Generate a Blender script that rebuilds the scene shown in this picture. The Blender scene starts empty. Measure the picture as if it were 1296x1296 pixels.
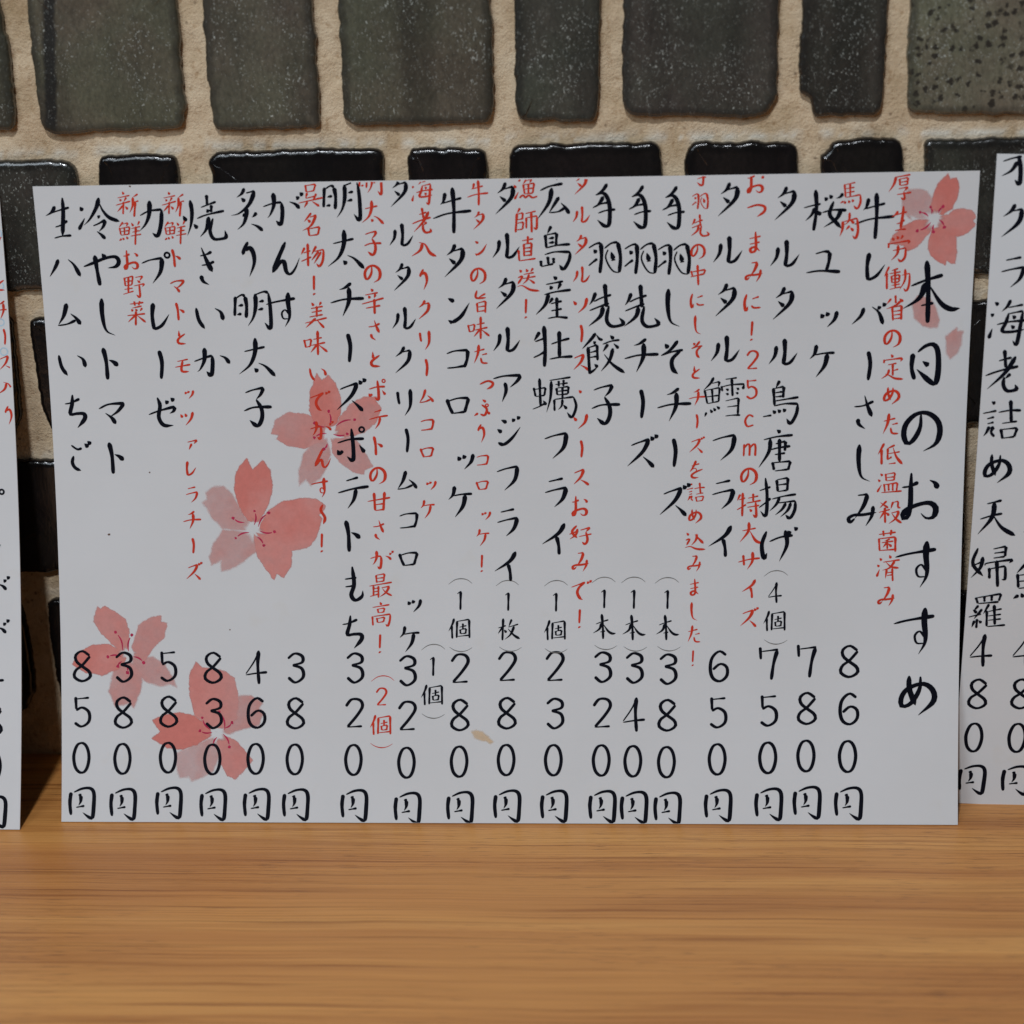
import bpy, math, random
import numpy as np
from mathutils import Matrix, Vector

scene = bpy.context.scene
COL = scene.collection
random.seed(7)
RNG = np.random.default_rng(11)

# ------------------------------------------------------------------ camera
POS = np.array([0.040715064, -0.544531863, 0.325544561])
RIGHT = np.array([0.998219468, 0.052895185, -0.027567961])
UPV = np.array([0.006242377, 0.366998783, 0.930200476])
FWD = np.array([-0.059320535, 0.928716314, -0.366015139])
FPX = 2400.0
cam = bpy.data.cameras.new("camera")
cam_ob = bpy.data.objects.new("camera", cam)
COL.objects.link(cam_ob)
m = Matrix.Identity(4)
for i in range(3):
    m[i][0] = RIGHT[i]; m[i][1] = UPV[i]; m[i][2] = -FWD[i]; m[i][3] = POS[i]
cam_ob.matrix_world = m
cam.sensor_width = 36.0
cam.sensor_fit = 'HORIZONTAL'
cam.lens = 36.0 * FPX / 1296.0
cam.clip_start = 0.01
cam.clip_end = 50
cam.dof.use_dof = True
cam.dof.focus_distance = 0.625
cam.dof.aperture_fstop = 9.0
scene.camera = cam_ob

# ------------------------------------------------------------------ world + lamps
w = bpy.data.worlds.new("World")
scene.world = w
w.use_nodes = True
bg = w.node_tree.nodes["Background"]
bg.inputs[0].default_value = (0.96, 0.97, 1.0, 1)
bg.inputs[1].default_value = 0.055

def area(name, loc, target, size, power, color):
    l = bpy.data.lights.new(name, 'AREA')
    l.shape = 'DISK'; l.size = size; l.energy = power; l.color = color
    o = bpy.data.objects.new(name, l)
    COL.objects.link(o)
    d = Vector(target) - Vector(loc)
    o.location = loc
    o.rotation_euler = d.to_track_quat('-Z', 'Y').to_euler()
    return o
area("ceiling_lamp", (-0.165, -0.95, 1.30), (0, 0, 0.1), 0.12, 11.5, (0.935, 0.985, 1.05))
area("fill_lamp", (-0.75, -1.35, 1.0), (0, 0, 0.05), 0.7, 7.6, (0.84, 0.96, 1.06))  # added fill from the left to shape the gaps, no visible source
scene.view_settings.view_transform = 'Standard'
scene.view_settings.look = 'None'
scene.view_settings.exposure = 0.0
scene.view_settings.gamma = 1.0

# ------------------------------------------------------------------ helpers
def ray_on(px, py, axis, val):
    """point where the sight line through photo pixel (px,py) meets a plane of the room"""
    d = RIGHT * (px - 648) / FPX + UPV * (648 - py) / FPX + FWD
    k = (val - POS[axis]) / d[axis]
    return POS + k * d

def project(P):
    q = P - POS
    x = q @ RIGHT; y = q @ UPV; z = q @ FWD
    return np.stack([648 + FPX * x / z, 648 - FPX * y / z], -1)

def _hash(ix, iy, seed):
    n = (ix * 374761393 + iy * 668265263 + seed * 1442695041) & 0x7fffffff
    n = ((n ^ (n >> 13)) * 1274126177) & 0x7fffffff
    return ((n ^ (n >> 16)) & 0xffff) / 65535.0

def vnoise(x, y, seed=0):
    x = np.asarray(x, float); y = np.asarray(y, float)
    ix = np.floor(x).astype(np.int64); iy = np.floor(y).astype(np.int64)
    fx = x - ix; fy = y - iy
    fx = fx * fx * (3 - 2 * fx); fy = fy * fy * (3 - 2 * fy)
    a = _hash(ix, iy, seed); b = _hash(ix + 1, iy, seed)
    c = _hash(ix, iy + 1, seed); d = _hash(ix + 1, iy + 1, seed)
    return (a + (b - a) * fx) * (1 - fy) + (c + (d - c) * fx) * fy

def fbm(x, y, seed=0, o=4):
    s = 0; a = 1; t = 0
    for k in range(o):
        s = s + a * vnoise(np.asarray(x) * 2 ** k, np.asarray(y) * 2 ** k, seed + k); t += a; a *= .5
    return s / t

def mesh_obj(name, verts, faces, mat, parent=None, smooth=False, mats=None, fmat=None):
    me = bpy.data.meshes.new(name)
    me.from_pydata([tuple(map(float, v)) for v in verts], [], [tuple(map(int, f)) for f in faces])
    me.update()
    if mats:
        for mm in mats: me.materials.append(mm)
        if fmat is not None:
            me.polygons.foreach_set('material_index', fmat)
    elif mat: me.materials.append(mat)
    if smooth:
        me.polygons.foreach_set('use_smooth', [True] * len(me.polygons))
    o = bpy.data.objects.new(name, me)
    COL.objects.link(o)
    if parent: o.parent = parent
    return o

def new_mat(name):
    mt = bpy.data.materials.new(name); mt.use_nodes = True
    nt = mt.node_tree
    return mt, nt, nt.nodes["Principled BSDF"]

def N(nt, typ, **kw):
    n = nt.nodes.new(typ)
    for k, v in kw.items():
        if hasattr(n, k) and k not in n.inputs: setattr(n, k, v)
        else: n.inputs[k].default_value = v
    return n

def ramp(nt, stops, interp='LINEAR'):
    r = nt.nodes.new('ShaderNodeValToRGB')
    r.color_ramp.interpolation = interp
    while len(r.color_ramp.elements) < len(stops): r.color_ramp.elements.new(0.5)
    for e, (p, c) in zip(r.color_ramp.elements, stops):
        e.position = p
        e.color = c if len(c) == 4 else (*c, 1)
    return r

def noise(nt, co, scale, detail=4, rough=.6, mapping=None):
    n = N(nt, 'ShaderNodeTexNoise'); n.inputs['Scale'].default_value = scale
    n.inputs['Detail'].default_value = detail; n.inputs['Roughness'].default_value = rough
    if mapping:
        mp = N(nt, 'ShaderNodeMapping'); mp.inputs['Scale'].default_value = mapping
        nt.links.new(co, mp.inputs[0]); co = mp.outputs[0]
    nt.links.new(co, n.inputs['Vector'])
    return n.outputs['Fac']

def mixc(nt, fac, a, b, blend='MIX'):
    n = N(nt, 'ShaderNodeMix', data_type='RGBA'); n.blend_type = blend
    for s, v in ((n.inputs[0], fac), (n.inputs[6], a), (n.inputs[7], b)):
        if hasattr(v, 'default_value') or hasattr(v, 'is_output'): nt.links.new(v, s)
        else: s.default_value = v if not isinstance(v, tuple) or len(v) == 4 else (*v, 1)
    return n.outputs[2]

def math_(nt, op, a, b=None, clamp=False):
    n = N(nt, 'ShaderNodeMath', operation=op); n.use_clamp = clamp
    for s, v in ((n.inputs[0], a), (n.inputs[1], b)):
        if v is None: continue
        if hasattr(v, 'is_output'): nt.links.new(v, s)
        else: s.default_value = v
    return n.outputs[0]

def bump(nt, bsdf, h, strength, dist):
    b = N(nt, 'ShaderNodeBump'); b.inputs['Strength'].default_value = strength
    b.inputs['Distance'].default_value = dist
    nt.links.new(h, b.inputs['Height']); nt.links.new(b.outputs[0], bsdf.inputs['Normal'])
    return b

def tag(o, label=None, cat=None, group=None, kind=None):
    if label: o['label'] = label
    if cat: o['category'] = cat
    if group: o['group'] = group
    if kind: o['kind'] = kind
    return o

# ------------------------------------------------------------------ materials
def mat_wood():
    mt, nt, b = new_mat("oak")
    co = N(nt, 'ShaderNodeTexCoord').outputs['Object']
    # slight waviness of the grain
    wv = noise(nt, co, 9, 3, .5, (1, 2.0, 1))
    sep = N(nt, 'ShaderNodeSeparateXYZ'); nt.links.new(co, sep.inputs[0])
    yy = math_(nt, 'ADD', sep.outputs[1], math_(nt, 'MULTIPLY', wv, 0.0045))
    cmb = N(nt, 'ShaderNodeCombineXYZ')
    nt.links.new(sep.outputs[0], cmb.inputs[0]); nt.links.new(yy, cmb.inputs[1])
    v = cmb.outputs[0]
    broad = noise(nt, v, 1, 4, .55, (2.2, 60, 1))
    mid = noise(nt, v, 1, 5, .6, (6, 260, 1))
    fine2 = noise(nt, v, 1, 3, .6, (5, 700, 1))
    fine = noise(nt, v, 1, 4, .7, (9, 2000, 1))
    pore = noise(nt, v, 1, 2, .5, (75, 2300, 1))
    c = ramp(nt, [(.26, (.45, .176, .052)), (.38, (.57, .243, .072)), (.52, (.66, .302, .090)), (.66, (.76, .378, .118))])
    nt.links.new(broad, c.inputs[0])
    r2 = ramp(nt, [(.32, (.66, .56, .48)), (.43, (.95, .93, .91)), (.7, (1.06, 1.05, 1.02))])
    nt.links.new(mid, r2.inputs[0])
    c1 = mixc(nt, .85, c.outputs[0], r2.outputs[0], 'MULTIPLY')
    r3 = ramp(nt, [(.30, (.52, .42, .34)), (.45, (.93, .90, .86)), (.62, (1.08, 1.08, 1.06))])
    nt.links.new(fine, r3.inputs[0])
    c2 = mixc(nt, .85, c1, r3.outputs[0], 'MULTIPLY')
    r4 = ramp(nt, [(.33, (.52, .42, .34)), (.42, (.95, .94, .91)), (.64, (1.0, 1.0, 1.0)), (.74, (1.10, 1.12, 1.12))])
    nt.links.new(fine2, r4.inputs[0])
    c2 = mixc(nt, .8, c2, r4.outputs[0], 'MULTIPLY')
    zone = noise(nt, v, 1, 3, .5, (9, 30, 1))
    rp = ramp(nt, [(.30, (1, 1, 1)), (.38, (0, 0, 0))])
    nt.links.new(pore, rp.inputs[0])
    rz = ramp(nt, [(.42, (0, 0, 0)), (.56, (1, 1, 1))]); nt.links.new(zone, rz.inputs[0])
    pf = math_(nt, 'MULTIPLY', math_(nt, 'MULTIPLY', rp.outputs[0], rz.outputs[0]), .85)
    c3 = mixc(nt, pf, c2, (.13, .05, .02))
    big = noise(nt, co, 6, 2, .5)
    rb = ramp(nt, [(.3, (.9, .86, .84)), (.7, (1.05, 1.05, 1.02))]); nt.links.new(big, rb.inputs[0])
    c4 = mixc(nt, .8, c3, rb.outputs[0], 'MULTIPLY')
    nt.links.new(c4, b.inputs['Base Color'])
    b.inputs['Roughness'].default_value = .36
    b.inputs['Specular IOR Level'].default_value = .4
    bump(nt, b, math_(nt, 'ADD', mid, fine), .35, .0003)
    return mt

def mat_mortar():
    mt, nt, b = new_mat("mortar")
    co = N(nt, 'ShaderNodeTexCoord').outputs['Object']
    a = noise(nt, co, 55, 6, .65)
    c = ramp(nt, [(.3, (.50, .375, .23)), (.5, (.645, .50, .335)), (.7, (.73, .595, .42))])
    nt.links.new(a, c.inputs[0])
    s = noise(nt, co, 420, 3, .6)
    r = ramp(nt, [(.30, (.70, .62, .55)), (.44, (1, 1, 1))]); nt.links.new(s, r.inputs[0])
    c2 = mixc(nt, .9, c.outputs[0], r.outputs[0], 'MULTIPLY')
    spk = N(nt, 'ShaderNodeTexVoronoi'); spk.inputs['Scale'].default_value = 260
    nt.links.new(co, spk.inputs['Vector'])
    rs = ramp(nt, [(.10, (1, 1, 1)), (.17, (0, 0, 0))]); nt.links.new(spk.outputs['Distance'], rs.inputs[0])
    zone = noise(nt, co, 90, 2, .5)
    rz = ramp(nt, [(.52, (0, 0, 0)), (.6, (1, 1, 1))]); nt.links.new(zone, rz.inputs[0])
    c3 = mixc(nt, math_(nt, 'MULTIPLY', math_(nt, 'MULTIPLY', rs.outputs[0], rz.outputs[0]), .6), c2, (.17, .11, .07))
    # pale lime crust stored on the mesh along the upper edges of the tiles
    at = N(nt, 'ShaderNodeAttribute'); at.attribute_name = "crust"
    c4 = mixc(nt, at.outputs['Fac'], c3, (.76, .72, .62))
    st_ = noise(nt, co, 24, 5, .7)
    rst = ramp(nt, [(.34, (.74, .68, .62)), (.50, (1, 1, 1)), (.68, (1.06, 1.05, 1.04))]); nt.links.new(st_, rst.inputs[0])
    c4 = mixc(nt, .9, c4, rst.outputs[0], 'MULTIPLY')
    nt.links.new(c4, b.inputs['Base Color'])
    b.inputs['Roughness'].default_value = .95
    b.inputs['Specular IOR Level'].default_value = .1
    bump(nt, b, math_(nt, 'ADD', a, math_(nt, 'ADD', s, noise(nt, co, 1300, 3, .7))), .8, .0007)
    return mt

def mat_tile(name, base, dark, speck, pits, rough, speck_col=(.72, .76, .70), seed=0.0, shade_stripes=()):
    mt, nt, b = new_mat(name)
    co0 = N(nt, 'ShaderNodeTexCoord').outputs['Object']
    mp = N(nt, 'ShaderNodeMapping'); mp.inputs['Location'].default_value = (seed, seed * .7, seed * 1.3)
    nt.links.new(co0, mp.inputs[0]); co = mp.outputs[0]
    a = noise(nt, co, 38, 5, .62)
    c = ramp(nt, [(.3, dark), (.7, base)]); nt.links.new(a, c.inputs[0])
    # fine drawn-glass grain
    g = noise(nt, co, 1, 4, .7, (900, 900, 500))
    rg = ramp(nt, [(.3, (.55, .55, .55)), (.62, (1.2, 1.2, 1.2))]); nt.links.new(g, rg.inputs[0])
    c1 = mixc(nt, .75, c.outputs[0], rg.outputs[0], 'MULTIPLY')
    hue = noise(nt, co, 26, 4, .6)
    rh = ramp(nt, [(.38, (.93, 1.02, .92)), (.62, (1.10, .98, .97))]); nt.links.new(hue, rh.inputs[0])
    c1 = mixc(nt, .9, c1, rh.outputs[0], 'MULTIPLY')
    band = noise(nt, co, 1, 2, .5, (75, 1, 9))
    rbn = ramp(nt, [(.30, (.45, .45, .45)), (.50, (1, 1, 1)), (.75, (1.12, 1.12, 1.12))]); nt.links.new(band, rbn.inputs[0])
    c1 = mixc(nt, .8, c1, rbn.outputs[0], 'MULTIPLY')
    if shade_stripes:
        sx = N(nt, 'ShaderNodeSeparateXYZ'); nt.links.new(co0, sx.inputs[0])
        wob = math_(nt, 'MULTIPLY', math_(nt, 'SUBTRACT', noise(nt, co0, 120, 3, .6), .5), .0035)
        xx = math_(nt, 'ADD', math_(nt, 'ADD', sx.outputs[0], wob), math_(nt, 'MULTIPLY', sx.outputs[2], -.11 if shade_stripes[0][0] < 0 else .045))
        for xa, xb in shade_stripes:
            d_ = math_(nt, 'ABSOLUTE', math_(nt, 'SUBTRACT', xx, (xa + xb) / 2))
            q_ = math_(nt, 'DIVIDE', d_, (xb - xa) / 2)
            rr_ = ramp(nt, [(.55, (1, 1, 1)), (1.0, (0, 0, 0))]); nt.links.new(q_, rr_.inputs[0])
            c1 = mixc(nt, math_(nt, 'MULTIPLY', rr_.outputs[0], .85), c1, (.006, .006, .007))  # dark stripes painted in for the shade of slanting bevel facets
    s1 = noise(nt, co, 1, 2, .6, (1800, 1800, 1250)); s2 = noise(nt, co, 1, 3, .7, (520, 520, 400))
    t1 = ramp(nt, [(.62 - .10 * speck, (0, 0, 0)), (.70 - .08 * speck, (1, 1, 1))]); nt.links.new(s1, t1.inputs[0])
    t2 = ramp(nt, [(.40, (0, 0, 0)), (.62, (1, 1, 1))]); nt.links.new(s2, t2.inputs[0])
    zn = noise(nt, co, 60, 3, .6)
    rz = ramp(nt, [(.40, (.12, .12, .12)), (.62, (1, 1, 1))]); nt.links.new(zn, rz.inputs[0])
    f = math_(nt, 'MULTIPLY', math_(nt, 'MULTIPLY', t1.outputs[0], t2.outputs[0]), rz.outputs[0])
    f = math_(nt, 'MULTIPLY', f, .55 if speck > .02 else 0.0)
    c2 = mixc(nt, f, c1, speck_col)
    hgt = g
    if pits:
        vp = N(nt, 'ShaderNodeTexVoronoi'); vp.inputs['Scale'].default_value = 400
        dn = N(nt, 'ShaderNodeTexNoise'); dn.inputs['Scale'].default_value = 700; nt.links.new(co, dn.inputs['Vector'])
        vm = N(nt, 'ShaderNodeVectorMath', operation='SCALE'); nt.links.new(dn.outputs['Color'], vm.inputs[0]); vm.inputs['Scale'].default_value = .0028
        va = N(nt, 'ShaderNodeVectorMath', operation='ADD'); nt.links.new(co, va.inputs[0]); nt.links.new(vm.outputs[0], va.inputs[1])
        nt.links.new(va.outputs[0], vp.inputs['Vector'])
        sp = N(nt, 'ShaderNodeSeparateColor'); nt.links.new(vp.outputs['Color'], sp.inputs[0])
        rpp = ramp(nt, [(.30, (1, 1, 1)), (.50, (0, 0, 0))]); nt.links.new(vp.outputs['Distance'], rpp.inputs[0])
        pk = math_(nt, 'GREATER_THAN', sp.outputs[0], 1 - pits)
        pf = math_(nt, 'MULTIPLY', math_(nt, 'MULTIPLY', rpp.outputs[0], pk), .85)
        c2 = mixc(nt, pf, c2, (.012, .009, .008))
    ea = N(nt, 'ShaderNodeAttribute'); ea.attribute_name = "rim_shade"
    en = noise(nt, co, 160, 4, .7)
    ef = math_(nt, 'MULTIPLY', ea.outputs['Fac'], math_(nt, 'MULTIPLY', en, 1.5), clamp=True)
    c2 = mixc(nt, math_(nt, 'MULTIPLY', ef, .75), c2, tuple(x * .30 for x in dark))  # bevel shade put into the colour round each tile's rim
    nt.links.new(c2, b.inputs['Base Color'])
    b.inputs['Roughness'].default_value = rough
    b.inputs['Specular IOR Level'].default_value = .55
    b.inputs['Coat Weight'].default_value = .5 if speck > .02 else .15
    b.inputs['Coat Roughness'].default_value = .08
    bump(nt, b, math_(nt, 'ADD', hgt, math_(nt, 'MULTIPLY', a, 1.5)), .30, .0004)
    return mt

def mat_paper():
    mt, nt, b = new_mat("coated_paper")
    co = N(nt, 'ShaderNodeTexCoord').outputs['Object']
    a = noise(nt, co, 14, 4, .6)
    c = ramp(nt, [(.3, (.640, .646, .652)), (.7, (.680, .688, .700))]); nt.links.new(a, c.inputs[0])
    s = noise(nt, co, 60, 3, .6)
    r = ramp(nt, [(.66, (0, 0, 0)), (.8, (1, 1, 1))]); nt.links.new(s, r.inputs[0])
    c2 = mixc(nt, math_(nt, 'MULTIPLY', r.outputs[0], .35), c.outputs[0], (.63, .60, .54))
    nt.links.new(c2, b.inputs['Base Color'])
    b.inputs['Roughness'].default_value = .5
    b.inputs['Specular IOR Level'].default_value = .3
    bump(nt, b, noise(nt, co, 900, 2, .5), .05, .0001)
    return mt

def mat_ink(name, col, var=.15, rough=.5):
    mt, nt, b = new_mat(name)
    co = N(nt, 'ShaderNodeTexCoord').outputs['Object']
    a = noise(nt, co, 400, 3, .6)
    c = ramp(nt, [(.3, tuple(x * (1 - var) for x in col)), (.7, tuple(min(1, x * (1 + var)) for x in col))])
    nt.links.new(a, c.inputs[0]); nt.links.new(c.outputs[0], b.inputs['Base Color'])
    b.inputs['Roughness'].default_value = rough
    b.inputs['Specular IOR Level'].default_value = .08
    return mt

def mat_wash(name, deep, pale, attr="pigment"):
    """watercolour print: pigment density per vertex, the paper shows through where it is thin"""
    mt, nt, b = new_mat(name)
    at = N(nt, 'ShaderNodeAttribute'); at.attribute_name = attr
    c = ramp(nt, [(.22, pale), (1.0, deep)]); nt.links.new(at.outputs['Fac'], c.inputs[0])
    co = N(nt, 'ShaderNodeTexCoord').outputs['Object']
    g = noise(nt, co, 700, 3, .6)
    rg = ramp(nt, [(.3, (.94, .94, .94)), (.7, (1.04, 1.04, 1.04))]); nt.links.new(g, rg.inputs[0])
    nt.links.new(mixc(nt, 1.0, c.outputs[0], rg.outputs[0], 'MULTIPLY'), b.inputs['Base Color'])
    al = N(nt, 'ShaderNodeAttribute'); al.attribute_name = "cover"
    nt.links.new(al.outputs['Fac'], b.inputs['Alpha'])
    b.inputs['Roughness'].default_value = .5
    b.inputs['Specular IOR Level'].default_value = .25
    return mt

M = dict(
    wood=mat_wood(), mortar=mat_mortar(), paper=mat_paper(),
    black=mat_ink("black_ink", (.003, .004, .009)),
    red=mat_ink("red_ink", (.58, .045, .022), .12),
    grey=mat_ink("thin_grey_ink", (.20, .19, .18)),
    magenta=mat_ink("crimson_ink", (.46, .030, .085)),
    blue=mat_ink("pale_blue_ink", (.46, .60, .70)),
    dirt=mat_ink("brown_dirt", (.14, .085, .06)),
    wash=mat_wash("pink_wash", (.66, .205, .172), (.70, .385, .36)),
    stain=mat_wash("sauce_stain", (.74, .44, .20), (.76, .58, .38)),
)

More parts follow.
